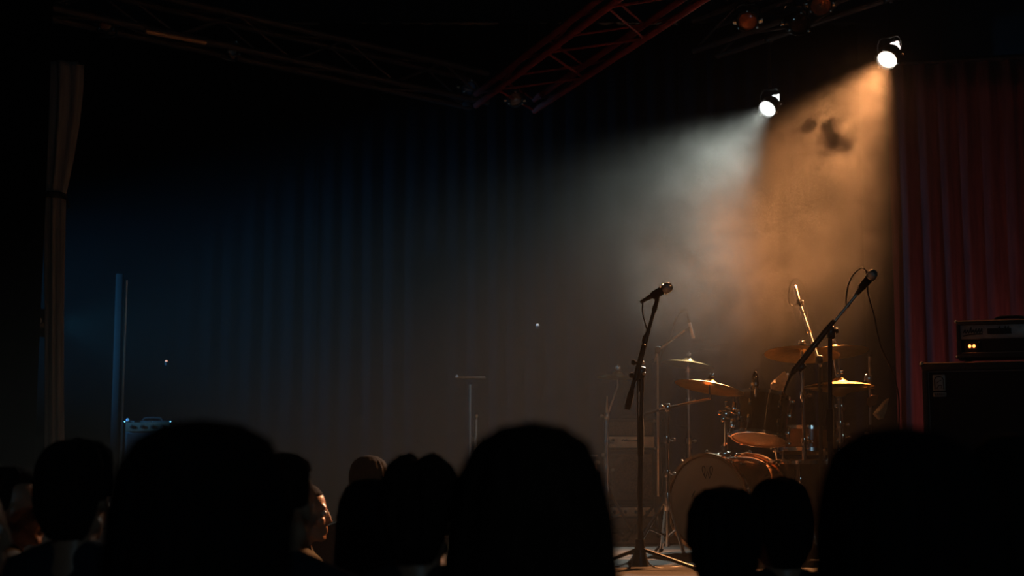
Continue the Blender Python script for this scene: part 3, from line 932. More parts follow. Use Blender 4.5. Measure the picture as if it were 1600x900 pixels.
def cymbal(label, c, axis, D, name='crash_cymbal', m=None, nut=True):
    R = D / 2
    c = V(c)
    t = thing(name, label, 'cymbal', c)
    up = [(0.007, 0.030), (0.018, 0.029), (0.034, 0.020), (0.044, 0.010), (R * 0.35, 0.004), (R * 0.7, -0.006), (R, -0.020)]
    lo = [(r, h - 0.0018) for r, h in reversed(up)]
    u, v2, wv = basis(axis)
    part('disc', MB().lathe(up + lo, c, wv, 64, True), m or M_BRASS, t, smooth=60)
    if nut:
        part('felt', MB().lathe([(0.004, 0.030), (0.016, 0.030), (0.016, 0.042), (0.004, 0.042)], c, wv, 14, True), M_RUBBER, t)
        part('wing_nut', MB().lathe([(0, 0.042), (0.010, 0.042), (0.010, 0.058), (0.005, 0.062), (0.005, 0.075), (0, 0.075)], c, wv, 12).box(c + wv * 0.056 + u * 0.016, (0.014, 0.006, 0.02), bev=0.003).box(c + wv * 0.056 - u * 0.016, (0.014, 0.006, 0.02), bev=0.003), M_CHROME, t)
    return t


def cym_stand(label, base, top, angs, boom_from=None, m=None, r=0.23, tail=None, name='cymbal_stand'):
    base, top = V(base), V(top)
    t = thing(name, label, 'cymbal stand', base)
    m = m or M_CHROME
    tripod(t, base, r, 0.30, m, angs, leg_r=0.010, brace=True)
    bt = V(boom_from) if boom_from is not None else top
    H = bt.z - base.z
    part('lower_tube', MB().tube([base + V((0, 0, 0.05)), base + V((0, 0, H * 0.55))], 0.0135, 12), m, t)
    part('upper_tube', MB().tube([base + V((0, 0, H * 0.5)), bt], 0.0100, 12), m, t)
    for f in (0.55, 0.78):
        part('collar', MB().lathe([(0, -0.02), (0.019, -0.02), (0.021, 0.0), (0.019, 0.02), (0, 0.02)], base + V((0, 0, H * f)), (0, 0, 1), 14), m, t)
        knob(t, base + V((0.015, -0.008, H * f)), (1, -0.4, 0), 0.011, 0.035, m)
    if boom_from is not None:
        part('tilter', MB().box(bt, (0.035, 0.035, 0.05), bev=0.010), m, t)
        knob(t, bt + V((-0.02, -0.02, 0)), (-1, -0.5, 0.2), 0.012, 0.03, m)
        part('boom_arm', MB().tube([V(tail) if tail is not None else bt, bt, top - V((0, 0, 0.08)), top - V((0, 0, 0.05)), top], [0.008, 0.008, 0.007, 0.006, 0.005], 10), m, t)
    else:
        part('tilter', MB().box(top - V((0, 0, 0.05)), (0.03, 0.03, 0.045), bev=0.008), m, t)
        part('rod', MB().tube([top - V((0, 0, 0.05)), top + V((0, 0, 0.045))], 0.004, 8), m, t)
    return t


DEG = math.radians
YA = 8.30
cA = P(1253, 549, YA)
cymbal('bronze crash cymbal glowing from below behind the pencil microphone boom', cA, (0.06, 0.16, 1), 0.435)
cym_stand('chrome stand rising beside the rack tom to the glowing bronze crash', (cA.x, YA, STAGE), cA, [DEG(a) for a in (-100, 20, 140)])
YC = 8.75
cB = P(1303, 546, YC)
cymbal('bronze crash cymbal partly hidden behind the boom stand pole', cB, (-0.05, 0.14, 1), 0.415)
cym_stand('chrome stand under the crash cymbal behind the boom stand pole', (cB.x + 0.05, YC + 0.05, STAGE), cB, [DEG(a) for a in (-60, 60, 180)], boom_from=cB + V((0.05, 0.05, -0.35)))
YH = 8.15
cH = P(1311, 598, YH)
cymbal('upper hi-hat cymbal lying flat below the crash cymbals', cH, (0.0, 0.03, 1), 0.39, 'hi_hat_cymbal', nut=False)
cymbal('lower hi-hat cymbal turned upside down beneath its partner', cH - V((0, 0, 0.052)), (0.0, 0.03, -1), 0.39, 'hi_hat_cymbal', nut=False)
hs = cym_stand('chrome hi-hat stand with its pull rod sticking up', (cH.x, YH, STAGE), cH - V((0, 0, 0.03)), [DEG(a) for a in (-120, 0, 120)], name='hi_hat_stand', r=0.17)
part('pull_rod', MB().tube([cH - V((0, 0, 0.2)), P(1311, 556, YH)], 0.0032, 8), M_DCHROME, hs)
part('clutch', MB().lathe([(0, 0.028), (0.014, 0.028), (0.014, 0.05), (0.009, 0.055), (0.009, 0.075), (0, 0.075)], cH, (0, 0, 1), 14).box(cH + V((0.016, 0, 0.06)), (0.02, 0.008, 0.016), bev=0.003), M_CHROME, hs)
YL = 8.18
cL = P(1109, 601, YL)
cymbal('thin bronze crash cymbal tilted down towards the rack tom', cL, (0.20, 0.10, 1), 0.40)
sL = V((P(1043, 800, YL).x, YL, STAGE))
cym_stand('chrome boom cymbal stand with splayed tripod left of the bass drum', sL, cL, [DEG(a) for a in (190, 290, 95)], boom_from=P(1043, 637, YL), tail=P(1000, 648, YL), r=0.21)
YK = 9.8
cK = P(1075, 566, YK)
cymbal('dim crash cymbal fading into the haze behind the tilted crash', cK, (0.14, 0.06, 1), 0.36)
cym_stand('dim cymbal stand behind the tilted crash cymbal', (cK.x, YK, STAGE), cK, [DEG(a) for a in (-90, 30, 150)], m=M_DCHROME)
YF = 10.3
cF = P(965, 586, YF)
cymbal('small dim cymbal beside the boom of the front stand, above the stacked amplifiers', cF, (0.03, 0.04, 1), 0.30)
cym_stand('dim thin stand under the small cymbal by the stacked amplifiers', (cF.x - 0.08, YF, STAGE), cF, [DEG(a) for a in (-90, 30, 150)], m=M_DCHROME, boom_from=cF + V((-0.08, 0, -0.3)))

# straight stand at the right with a clipped-on sheet
YS = 8.3
bp = V((P(1358, 690, YS).x, YS, STAGE))
t = thing('straight_stand', 'thin straight chrome stand between the hi-hat and the red curtain', 'stand', bp)
tripod(t, bp, 0.15, 0.22, M_BLACK, [DEG(a) for a in (-60, 60, 180)])
part('pole', MB().tube([bp + V((0, 0, 0.12)), P(1359, 557, YS)], 0.0085, 10), M_DCHROME, t)
part('collar', MB().tube([P(1358, 664, YS), P(1358, 680, YS)], 0.014, 10), M_BLACK, t)
part('clamp', MB().box(P(1358, 592, YS), (0.03, 0.03, 0.04), bev=0.006).tube(bez([P(1358, 588, YS - 0.02), P(1353, 586, YS - 0.03), P(1351, 596, YS - 0.03)], 5), 0.005, 8), M_DCHROME, t)
knob(t, P(1359, 678, YS), (-1, -0.3, 0), 0.012, 0.03, M_DCHROME)


def sheet(name, label, cat, pts, thick, m, base, nu=8):
    """crumpled cloth or paper from an outline of world points, with a back and rim"""
    rnd = random.Random(len(label))
    c = sum((V(p) for p in pts), V()) / len(pts)
    bm = bmesh.new()
    vs = [bm.verts.new(V(p)) for p in pts]
    cv = bm.verts.new(c)
    for i in range(len(vs)):
        bm.faces.new((vs[i], vs[(i + 1) % len(vs)], cv))
    bmesh.ops.subdivide_edges(bm, edges=list(bm.edges), cuts=4, use_grid_fill=True)
    bmesh.ops.triangulate(bm, faces=list(bm.faces))
    for q in bm.verts:
        n = noise.noise(q.co * 14.0)
        q.co.y += 0.035 * n
    bmesh.ops.recalc_face_normals(bm, faces=bm.faces)
    bmesh.ops.solidify(bm, geom=list(bm.faces), thickness=thick)
    mb = MB()
    bm.verts.ensure_lookup_table()
    bm.verts.index_update()
    mb.add([q.co for q in bm.verts], [[q.index for q in f.verts] for f in bm.faces])
    bm.free()
    return single(name, mb, m, base, label, cat, smooth=60)


sheet('cloth_sheet', 'crumpled tan cloth hanging beside the thin straight stand', 'cloth',
      [P(1389, 622, 8.4), P(1385, 640, 8.42), P(1381, 654, 8.38), P(1372, 656, 8.36), P(1364, 648, 8.4), P(1372, 638, 8.44), P(1380, 629, 8.42)], 0.006, M_PAPER, P(1380, 656, 8.4))
sheet('cloth_sheet', 'small rust-coloured rag draped over the thin straight stand', 'cloth',
      [P(1371, 618, 8.3), P(1362, 617, 8.26), P(1355, 622, 8.25), P(1354, 630, 8.25), P(1358, 636, 8.26), P(1366, 632, 8.3)], 0.006, mat('rust_cloth', (0.35, 0.15, 0.07), 0.9, scale=20), P(1358, 636, 8.26))
sheet('towel', 'pale crumpled towel hanging behind the rack tom beneath the glowing crash', 'towel',
      [P(1226, 580, 8.9), P(1231, 588, 8.9), P(1229, 600, 8.92), P(1223, 608, 8.95), P(1214, 612, 8.9), P(1205, 612, 8.86), P(1203, 600, 8.86), P(1210, 594, 8.9), P(1218, 586, 8.9)], 0.010, M_TOWEL, P(1215, 612, 8.9))
YT = 8.95
bp = V((P(1222, 700, YT).x, YT, STAGE))
t = thing('towel_stand', 'low thin stand behind the rack tom with a towel hung on it', 'stand', bp)
tripod(t, bp, 0.22, 0.2, M_BLACK, [DEG(a) for a in (-90, 30, 150)])
part('pole', MB().tube([bp + V((0, 0, 0.1)), P(1222, 588, YT)], 0.009, 10), M_DCHROME, t)
part('crossbar', MB().tube([P(1208, 596, YT), P(1232, 584, YT)], 0.007, 10), M_DCHROME, t)

# rug under the kit
rug = MB()
rz = STAGE + 0.001
rug.box((1.45, 7.83, rz + 0.003), (2.75, 2.7, 0.006), bev=0.002)  # front stretch added to darken the brightly lit floor there
o = single('rug', rug, M_RUG, (1.45, 7.83, rz), 'dark worn rug spread under the drum kit', 'rug')


# ------------------------------------------------------------------ amplifiers
def speaker_front(t, org, ux, uz, un, w, h):
    pass


# big bass cabinet, turned: left edge further away
cb0 = V((P(1440, 568, 8.55).x, 8.55, STAGE))
ang = math.atan2(-0.22, 0.64)
ux = V((math.cos(ang), math.sin(ang), 0))       # along the front, left -> right, coming nearer
un = V((ux.y, -ux.x, 0))                        # outwards (towards the audience)
cab_h = P(1440, 568, 8.55).z - STAGE
Rz = Matrix((ux, -un, V((0, 0, 1)))).transposed()
CW, CD = 0.68, 0.42


def L(o, x, y, z):
    """x along the front, y into the box, z up"""
    return o + ux * x - un * y + V((0, 0, z))


cab = thing('speaker_cabinet', 'big black bass speaker cabinet with a small grey badge in its corner', 'speaker cabinet', L(cb0, CW / 2, CD / 2, 0))
part('body', MB().box(L(cb0, CW / 2, CD / 2 + 0.012, cab_h / 2 + 0.015), (CW, CD - 0.024, cab_h - 0.03), rot=Rz, bev=0.012), M_TOLEX, cab)
fr = MB()
for (x, z, sx, sz) in ((CW / 2, cab_h - 0.022, CW, 0.044), (CW / 2, 0.037, CW, 0.044), (0.016, cab_h / 2 + 0.015, 0.032, cab_h - 0.12), (CW - 0.016, cab_h / 2 + 0.015, 0.032, cab_h - 0.12)):
    fr.box(L(cb0, x, 0.012, z), (sx, 0.03, sz), rot=Rz, bev=0.006)
part('frame', fr, M_TOLEX, cab)
part('grille', MB().box(L(cb0, CW / 2, 0.020, cab_h / 2 + 0.015), (CW - 0.05, 0.012, cab_h - 0.10), rot=Rz), M_CLOTHG, cab)
pi = MB()
x0, x1, z0, z1 = 0.036, CW - 0.036, 0.065, cab_h - 0.050
for (p, q) in (((x0, z0), (x0, z1)), ((x0, z1), (x1, z1)), ((x1, z1), (x1, z0)), ((x1, z0), (x0, z0))):
    pi.tube([L(cb0, p[0], 0.010, p[1]), L(cb0, q[0], 0.010, q[1])], 0.0035, 6)
part('piping', pi, M_PIPING, cab)
for x in (0.0, CW):
    for z in (0.02, cab_h - 0.004):
        part('corner_cap', MB().ball(L(cb0, x, 0.006, z), 0.016, 10, 8), M_DCHROME, cab)
bx0, bz0 = 0.060, cab_h - 0.165
bd_ = part('badge', MB().box(L(cb0, bx0 + 0.036, 0.010, bz0 + 0.048), (0.072, 0.008, 0.096), rot=Rz, bev=0.003), M_BADGE, cab, label='small grey badge with an arched emblem')
ar = [L(cb0, bx0 + 0.012, 0.004, bz0 + 0.008)] + [L(cb0, bx0 + 0.036 - 0.026 * math.cos(math.pi * k / 10), 0.004, bz0 + 0.060 + 0.026 * math.sin(math.pi * k / 10)) for k in range(11)] + [L(cb0, bx0 + 0.062, 0.004, bz0 + 0.008)]
em = MB().tube(ar, 0.0028, 6)
em.tube(bez([L(cb0, bx0 + 0.022, 0.004, bz0 + 0.045), L(cb0, bx0 + 0.034, 0.004, bz0 + 0.056), L(cb0, bx0 + 0.050, 0.004, bz0 + 0.064)], 4), 0.002, 6)
em.tube(bez([L(cb0, bx0 + 0.022, 0.004, bz0 + 0.012), L(cb0, bx0 + 0.036, 0.004, bz0 + 0.032), L(cb0, bx0 + 0.050, 0.004, bz0 + 0.030), L(cb0, bx0 + 0.048, 0.004, bz0 + 0.014)], 4), 0.002, 6)
part('emblem', em, M_INK, bd_)
pl = part('name_plate', MB().box(L(cb0, bx0 + 0.038, 0.010, bz0 - 0.022), (0.076, 0.008, 0.026), rot=Rz, bev=0.002), M_BADGE, cab)
sq = MB()
rnd = random.Random(5)
for k in range(6):
    x = bx0 + 0.012 + k * 0.0105
    sq.tube(bez([L(cb0, x, 0.0045, bz0 - 0.030), L(cb0, x + 0.003, 0.0045, bz0 - 0.014), L(cb0, x + 0.007, 0.0045, bz0 - 0.028)], 3), 0.0013, 5)
part('lettering', sq, M_INK, pl)
for x in (bx0 + 0.003, bx0 + 0.073):
    part('rivet', MB().ball(L(cb0, x, 0.005, bz0 - 0.020), 0.005, 8, 6), M_DCHROME, pl)
for x in (0.06, CW - 0.06):
    for y in (0.05, CD - 0.05):
        part('foot', MB().lathe([(0, 0), (0.02, 0), (0.016, 0.02), (0, 0.02)], L(cb0, x, y, 0), (0, 0, 1), 10), M_RUBBER, cab)

# amplifier head on top
hb0 = L(cb0, 0.205, 0.03, cab_h + 0.030)
HW, HH, HDp = 0.62, 0.222, 0.30
hd = thing('amplifier_head', 'black valve amplifier head with two glowing orange pilot lamps', 'amplifier', L(hb0, HW / 2, HDp / 2, -0.03))
part('body', MB().box(L(hb0, HW / 2, HDp / 2 + 0.02, HH / 2), (HW, HDp, HH), rot=Rz, bev=0.012), M_TOLEX, hd)
fr = MB()
for (x, z, sx, sz) in ((HW / 2, HH - 0.012, HW, 0.024), (HW / 2, 0.014, HW, 0.028), (0.011, HH / 2, 0.022, HH - 0.05), (HW - 0.011, HH / 2, 0.022, HH - 0.05)):
    fr.box(L(hb0, x, 0.012, z), (sx, 0.034, sz), rot=Rz, bev=0.005)
part('frame', fr, M_TOLEX, hd)
pn = part('control_panel', MB().box(L(hb0, HW / 2, 0.018, 0.156), (HW - 0.046, 0.010, 0.082), rot=Rz, bev=0.002), M_PANEL, hd)
part('grille', MB().box(L(hb0, HW / 2, 0.020, 0.070), (HW - 0.046, 0.010, 0.084), rot=Rz), M_CLOTHG, hd)
part('trim_strip', MB().tube([L(hb0, 0.026, 0.006, 0.030), L(hb0, HW - 0.026, 0.006, 0.030)], 0.003, 6), M_PIPING, hd)
part('trim_strip', MB().tube([L(hb0, 0.026, 0.010, 0.113), L(hb0, HW - 0.026, 0.010, 0.113)], 0.002, 6), M_PIPING, hd)
part('top_edge', MB().tube([L(hb0, 0.008, -0.002, HH - 0.002), L(hb0, HW - 0.008, -0.002, HH - 0.002)], 0.004, 6), mat('painted_edge_light', (0.85, 0.52, 0.28), 0.45, 0.4), hd)  # orange light along the edge, put into the strip's colour
part('top_edge', MB().tube([L(cb0, 0.008, 0.002, cab_h), L(cb0, CW - 0.008, 0.002, cab_h)], 0.004, 6), mat('painted_edge_light', (0.25, 0.2, 0.16)), cab)  # same painted edge light along the cabinet top


def scrawl(x0, z0, n, w, h, seed, slope=0.25):
    """dark script lettering: joined upright strokes with loops, too dim to read"""
    r = random.Random(seed)
    pts = []
    for k in range(n):
        x = x0 + w * k / n
        hh = h * r.choice((0.55, 0.6, 1.0, 0.75))
        pts += [(x, z0), (x + w / n * 0.35 + slope * hh, z0 + hh), (x + w / n * 0.6 + slope * hh * 0.4, z0 + hh * 0.35)]
    pts.append((x0 + w, z0))
    return [L(hb0, x, 0.0115, z) for x, z in pts]


lt = MB()
lt.tube(bez(scrawl(0.040, 0.150, 7, 0.110, 0.034, 1), 4), 0.0032, 5)
lt.tube(bez([L(hb0, 0.038, 0.0115, 0.132), L(hb0, 0.08, 0.0115, 0.140), L(hb0, 0.150, 0.0115, 0.143)], 4), 0.0040, 5)
part('lettering', lt, M_INK, pn, label='dark script lettering too dim to read')
lt = MB()
lt.box(L(hb0, 0.245, 0.0125, 0.157), (0.135, 0.004, 0.034), rot=Rz, bev=0.001)
lt.tube(bez(scrawl(0.182, 0.140, 8, 0.130, 0.046, 2), 4), 0.0036, 5)
part('lettering', lt, M_INK, pn, label='dark broad lettering too dim to read')
part('knob_recess', MB().box(L(hb0, 0.455, 0.0125, 0.158), (0.13, 0.004, 0.046), rot=Rz, bev=0.001), M_INK, pn)
for k in range(4):
    part('knob', MB().lathe([(0, 0), (0.011, 0), (0.009, 0.014), (0, 0.015)], L(hb0, 0.405 + k * 0.034, 0.011, 0.162), un, 12), M_DCHROME if k < 2 else M_BLACK, pn)
part('switch_plate', MB().box(L(hb0, 0.085, 0.012, 0.066), (0.085, 0.006, 0.066), rot=Rz, bev=0.002), M_BLACKM, hd)
for x in (0.074, 0.098):
    part('pilot_lamp', MB().ball(L(hb0, x, 0.006, 0.070), (0.0085, 0.0085, 0.0105), 12, 8), M_PILOT, hd, label='glowing orange pilot lamp')
part('jewel', MB().ball(L(hb0, 0.128, 0.008, 0.094), 0.004, 8, 6), M_DCHROME, hd)
part('handle', MB().tube(bez([L(hb0, 0.21, 0.15, HH), L(hb0, 0.24, 0.15, HH + 0.025), L(hb0, 0.31, 0.15, HH + 0.030), L(hb0, 0.38, 0.15, HH + 0.025), L(hb0, 0.41, 0.15, HH)], 5), 0.010, 8), M_RUBBER, hd)
for x in (0.0, HW):
    for z in (0.006, HH - 0.004):
        part('corner_cap', MB().ball(L(hb0, x, 0.006, z), 0.010, 10, 8), M_DCHROME, hd)
for x in (0.06, HW - 0.06):
    for y in (0.05, HDp - 0.04):
        part('foot', MB().lathe([(0, -0.03), (0.018, -0.03), (0.022, 0.0), (0, 0.0)], L(hb0, x, y, 0), (0, 0, 1), 10), M_RUBBER, hd)


def amp(label, c, w, d, h, panel_z, panel_h, name='guitar_amplifier', marks=True, lamp=None, panel_m=None, grille_m=None):
    """c = bottom centre of the front face; facing the audience"""
    c = V(c)
    t = thing(name, label, 'amplifier', c + V((0, d / 2, 0)))
    part('body', MB().box(c + V((0, d / 2 + 0.01, h / 2)), (w, d - 0.02, h), bev=0.012), M_TOLEX, t)
    z0 = panel_z
    if h - panel_h > 0.12:
        gz0, gz1 = (0.03, panel_z - 0.015) if panel_z > h * 0.5 else (panel_z + panel_h + 0.015, h - 0.02)
        part('grille', MB().box(c + V((0, 0.006, (gz0 + gz1) / 2)), (w - 0.05, 0.02, gz1 - gz0), bev=0.003), grille_m or M_CABBROWN, t)
    pn = part('control_panel', MB().box(c + V((0, 0.004, z0 + panel_h / 2)), (w - 0.02, 0.02, panel_h), bev=0.003), panel_m or M_CREAM, t)
    if marks:
        mk = MB()
        mk.ball(c + V((-w * 0.36, -0.006, z0 + panel_h * 0.70)), (0.016, 0.003, 0.010), 10, 8)
        mk.tube(bez([c + V((-w * 0.18 + 0.012 * k, -0.007, z0 + panel_h * (0.62 + 0.12 * (k % 2)))) for k in range(5)] + [c + V((w * 0.22, -0.007, z0 + panel_h * 0.66))], 4), 0.0035, 5)
        part('lettering', mk, M_INK, pn)
    else:
        for k in range(4):
            part('knob', MB().lathe([(0, 0), (0.014, 0), (0.011, 0.016), (0, 0.017)], c + V((-w * 0.34 + w * 0.22 * k, -0.006, z0 + panel_h * 0.5)), (0, -1, 0), 12), M_BLACK, pn)
    part('handle', MB().tube(bez([c + V((-0.08, d / 2, h)), c + V((-0.05, d / 2, h + 0.022)), c + V((0.05, d / 2, h + 0.022)), c + V((0.08, d / 2, h))], 5), 0.008, 8), M_RUBBER, t)
    for sx in (-1, 1):
        for sz in (0.012, h - 0.012):
            part('corner_cap', MB().ball(c + V((sx * (w / 2 - 0.004), 0.006, sz)), 0.012, 8, 6), M_DCHROME, t)
    if lamp:
        for (dx, dz) in lamp:
            part('pilot_lamp', MB().ball(c + V((dx, -0.010, dz)), 0.012, 8, 6), M_PILOTB, t, label='dim blue pilot lamp')
    return t


YQ = 10.7
qx = P(986, 760, YQ).x
s1 = 0.19
amp('low amplifier with cream knob panel at the bottom of the stack', (qx, YQ, STAGE + 0.001), 0.37, 0.28, s1, s1 - 0.075, 0.065, marks=False)
h2 = P(986, 704, YQ).z - (STAGE + s1 + 0.002)
ca = thing('speaker_box', 'square brown-grilled speaker box in the middle of the amplifier stack', 'speaker', (qx, YQ + 0.14, STAGE + s1 + 0.024))
zb = STAGE + s1 + 0.024
h2 = P(986, 704, YQ).z - zb
part('body', MB().box((qx, YQ + 0.15, zb + h2 / 2), (0.37, 0.27, h2), bev=0.012), M_TOLEX, ca)
part('grille', MB().box((qx, YQ + 0.012, zb + h2 / 2), (0.32, 0.02, h2 - 0.05), bev=0.004), M_CABBROWN, ca)
part('cone', MB().lathe([(0.12, 0.0), (0.13, 0.004), (0.12, 0.008)], (qx, YQ + 0.002, zb + h2 / 2), (0, -1, 0), 32, True), mat('brown_cone', (0.11, 0.075, 0.045), 0.7), ca)
zb2 = zb + h2 + 0.001
h3 = P(986, 655, YQ).z - zb2
amp('amplifier head with a cream panel and dark lettering on top of the stack', (qx, YQ, zb2), 0.37, 0.26, h3, 0.02, 0.082, panel_m=M_CREAM)
# pale upright board beside the stack
q0, q1 = P(948, 712, YQ - 0.15), P(948, 640, YQ - 0.15)
t = thing('upright_pole', 'pale tapering upright pole beside the stacked amplifiers', 'pole', V((q0.x, q0.y, STAGE)))
part('pole', MB().tube([V((q0.x, q0.y, STAGE + 0.02)), q0, q1, q1 + V((0.004, 0, 0.1))], [0.012, 0.016, 0.009, 0.004], 10), M_CREAM, t)
part('base', MB().lathe([(0, 0), (0.11, 0), (0.11, 0.012), (0.02, 0.03), (0, 0.03)], (q0.x, q0.y, STAGE + 0.001), (0, 0, 1), 20), M_BLACK, t)
knob(t, P(946, 711, YQ - 0.16), (-1, -0.5, 0), 0.014, 0.03, M_DCHROME)
# little stand with teal glint left of the stack
t = thing('keyboard_stand', 'low bracket stand with a teal glint beside the stacked amplifiers', 'stand', V((P(930, 760, 9.9).x, 9.9, STAGE)))
kb = V((P(930, 760, 9.9).x, 9.9, STAGE))
tripod(t, kb, 0.22, 0.2, M_BLACK, [DEG(a) for a in (-90, 30, 150)])
part('pole', MB().tube([kb + V((0, 0, 0.1)), P(930, 725, 9.9)], 0.011, 10), M_DCHROME, t)
part('arm', MB().tube(bez([P(916, 738, 9.9), P(925, 728, 9.9), P(932, 722, 9.9), P(937, 724, 9.9)], 5), 0.012, 10), M_DCHROME, t)
part('tray', MB().box(P(920, 712, 9.9), (0.12, 0.08, 0.012), bev=0.004), M_DCHROME, t)

# left-hand amplifier with blue pilot lamps
YE = 11.0
ec = P(230, 700, YE)
h = P(230, 657, YE).z - STAGE
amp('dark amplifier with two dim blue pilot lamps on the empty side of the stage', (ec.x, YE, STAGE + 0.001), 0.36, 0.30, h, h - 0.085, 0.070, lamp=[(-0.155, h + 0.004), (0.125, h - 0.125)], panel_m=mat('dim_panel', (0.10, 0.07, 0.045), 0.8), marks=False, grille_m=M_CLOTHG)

# music stand in the middle distance
YU = 10.4
uc = P(735, 590, YU)
t = thing('music_stand', 'dark music stand standing alone in the haze', 'stand', V((uc.x, YU, STAGE)))
tripod(t, (uc.x, YU, STAGE), 0.25, 0.2, M_DCHROME, [DEG(a) for a in (-100, 20, 140)])
part('pole', MB().tube([(uc.x, YU, STAGE + 0.1), (uc.x, YU, uc.z - 0.05)], 0.010, 10), M_DCHROME, t)
part('desk', MB().box(uc + V((0, 0.06, 0.0)), (0.22, 0.26, 0.006), rot=Matrix.Rotation(DEG(6), 3, 'X'), bev=0.002), M_BLACK, t)
part('lip', MB().box(uc + V((0, -0.07, 0.0)), (0.22, 0.02, 0.012), bev=0.003), M_DCHROME, t)
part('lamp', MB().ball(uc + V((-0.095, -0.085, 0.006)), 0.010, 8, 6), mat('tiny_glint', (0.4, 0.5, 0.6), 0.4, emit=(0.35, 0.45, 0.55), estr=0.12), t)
bp = V((P(741, 700, 9.7).x, 9.7, STAGE))
t = thing('microphone_stand', 'thin bare stand in the haze behind the bell of long hair', 'microphone stand', bp)
tripod(t, bp, 0.28, 0.2, M_BLACK, [DEG(a) for a in (-60, 60, 180)])
part('pole', MB().tube([bp + V((0, 0, 0.1)), P(744, 655, 9.7)], 0.011, 10), M_DCHROME, t)
part('collar', MB().tube([P(742, 690, 9.7), P(742, 683, 9.7)], 0.018, 10), M_DCHROME, t)
knob(t, P(745, 654, 9.7), (0, -0.5, 1), 0.010, 0.03, M_DCHROME)

for (px, py, Y, r, lb) in ((260, 565, 11.6, 0.011, 'slim floor pole with a tiny orange pilot lamp near the steel post'),
                           (840, 508, 12.0, 0.013, 'slim floor pole with a tiny pale pilot lamp beyond the front stand')):
    q = P(px, py, Y)
    t = thing('pilot_light_pole', lb, 'lamp', V((q.x, Y, STAGE)))
    part('pole', MB().tube([V((q.x, Y, STAGE + 0.01)), q - V((0, 0, 0.02))], 0.0035, 8), M_BLACKCUR, t)
    part('base', MB().lathe([(0, 0), (0.09, 0), (0.09, 0.01), (0, 0.014)], V((q.x, Y, STAGE + 0.001)), (0, 0, 1), 18), M_BLACKM, t)
    part('holder', MB().lathe([(0, -0.03), (0.012, -0.03), (0.012, 0.0), (0, 0.0)], q, (0, 0, 1), 10), M_BLACKM, t)
    part('pilot_lamp', MB().ball(q, r, 10, 8), M_PILOTS if px < 500 else mat('pale_pilot_glow', (0.8, 0.8, 0.8), 0.4, emit=(0.9, 0.75, 0.62), estr=0.45), t)

# ------------------------------------------------------------------ smoke hanging in the beams
SMC, SMR = V((1.62, 9.25, 3.35)), V((1.70, 1.75, 1.45))
sm_mb = MB().ball((0, 0, 0), 1.0, 32, 20)
for q in sm_mb.v:
    n_ = 1.0 + 0.06 * noise.noise(q * 1.7)
    q.x, q.y, q.z = q.x * SMR.x * n_, q.y * SMR.y * n_, q.z * SMR.z * n_
smm = bpy.data.materials.new('drifting_smoke')
smm.use_nodes = True
N_ = smm.node_tree
N_.nodes.clear()
mo = N_.nodes.new('ShaderNodeOutputMaterial')
sv = N_.nodes.new('ShaderNodeVolumeScatter')
sv.inputs['Color'].default_value = (0.95, 0.95, 0.95, 1)
sv.inputs['Anisotropy'].default_value = 0.10
N_.links.new(sv.outputs[0], mo.inputs['Volume'])
tc_ = N_.nodes.new('ShaderNodeTexCoord')


def vm(op, a, b=None):
    n = N_.nodes.new('ShaderNodeVectorMath')
    n.operation = op
    for i, x in enumerate((a, b)):
        if x is None:
            continue
        if isinstance(x, (tuple, list, V)):
            n.inputs[i].default_value = tuple(x)
        else:
            N_.links.new(x, n.inputs[i])
    return n


def ma(op, a, b=None, clamp=False):
    n = N_.nodes.new('ShaderNodeMath')
    n.operation = op
    n.use_clamp = clamp
    for i, x in enumerate((a, b)):
        if x is None:
            continue
        if isinstance(x, (int, float)):
            n.inputs[i].default_value = x
        else:
            N_.links.new(x, n.inputs[i])
    return n.outputs[0]


fall = None
for (cc, rad, amp_) in ((SMC, SMR * 0.95, 0.30), (P(1338, 185, 9.6), V((0.85, 0.95, 0.75)), 0.26), (P(1180, 440, 8.9), V((1.0, 1.2, 0.85)), 0.82), (P(1105, 245, 10.2), V((0.75, 0.9, 0.65)), 0.28)):
    dv = vm('DIVIDE', vm('SUBTRACT', tc_.outputs['Object'], cc - SMC).outputs[0], rad)
    rr2 = vm('DOT_PRODUCT', dv.outputs[0], dv.outputs[0]).outputs['Value']
    f_ = ma('SUBTRACT', 1.0, rr2, True)
    f_ = ma('MULTIPLY', ma('MULTIPLY', f_, f_), amp_)
    fall = f_ if fall is None else ma('ADD', fall, f_)
wn = N_.nodes.new('ShaderNodeTexNoise')
wn.inputs['Scale'].default_value = 2.8
wn.inputs['Detail'].default_value = 4.0
wn.inputs['Roughness'].default_value = 0.6
wn.inputs['Distortion'].default_value = 1.2
N_.links.new(tc_.outputs['Object'], wn.inputs['Vector'])
wv_ = ma('MULTIPLY', ma('SUBTRACT', wn.outputs[0], 0.38), 4.5, True)
dens = ma('MULTIPLY', ma('MULTIPLY', fall, ma('ADD', ma('MULTIPLY', wv_, 1.0), 0.17)), 0.098)
N_.links.new(dens, sv.inputs['Density'])
smm.cycles.volume_step_rate = 0.6
so = bpy.data.objects.new('smoke_cloud', sm_mb.mesh('smoke_cloud', smm, 180))
COL.objects.link(so)
so.location = SMC
tag(so, 'cloud of drifting smoke glowing in the spotlight beams', 'smoke', kind='stuff')

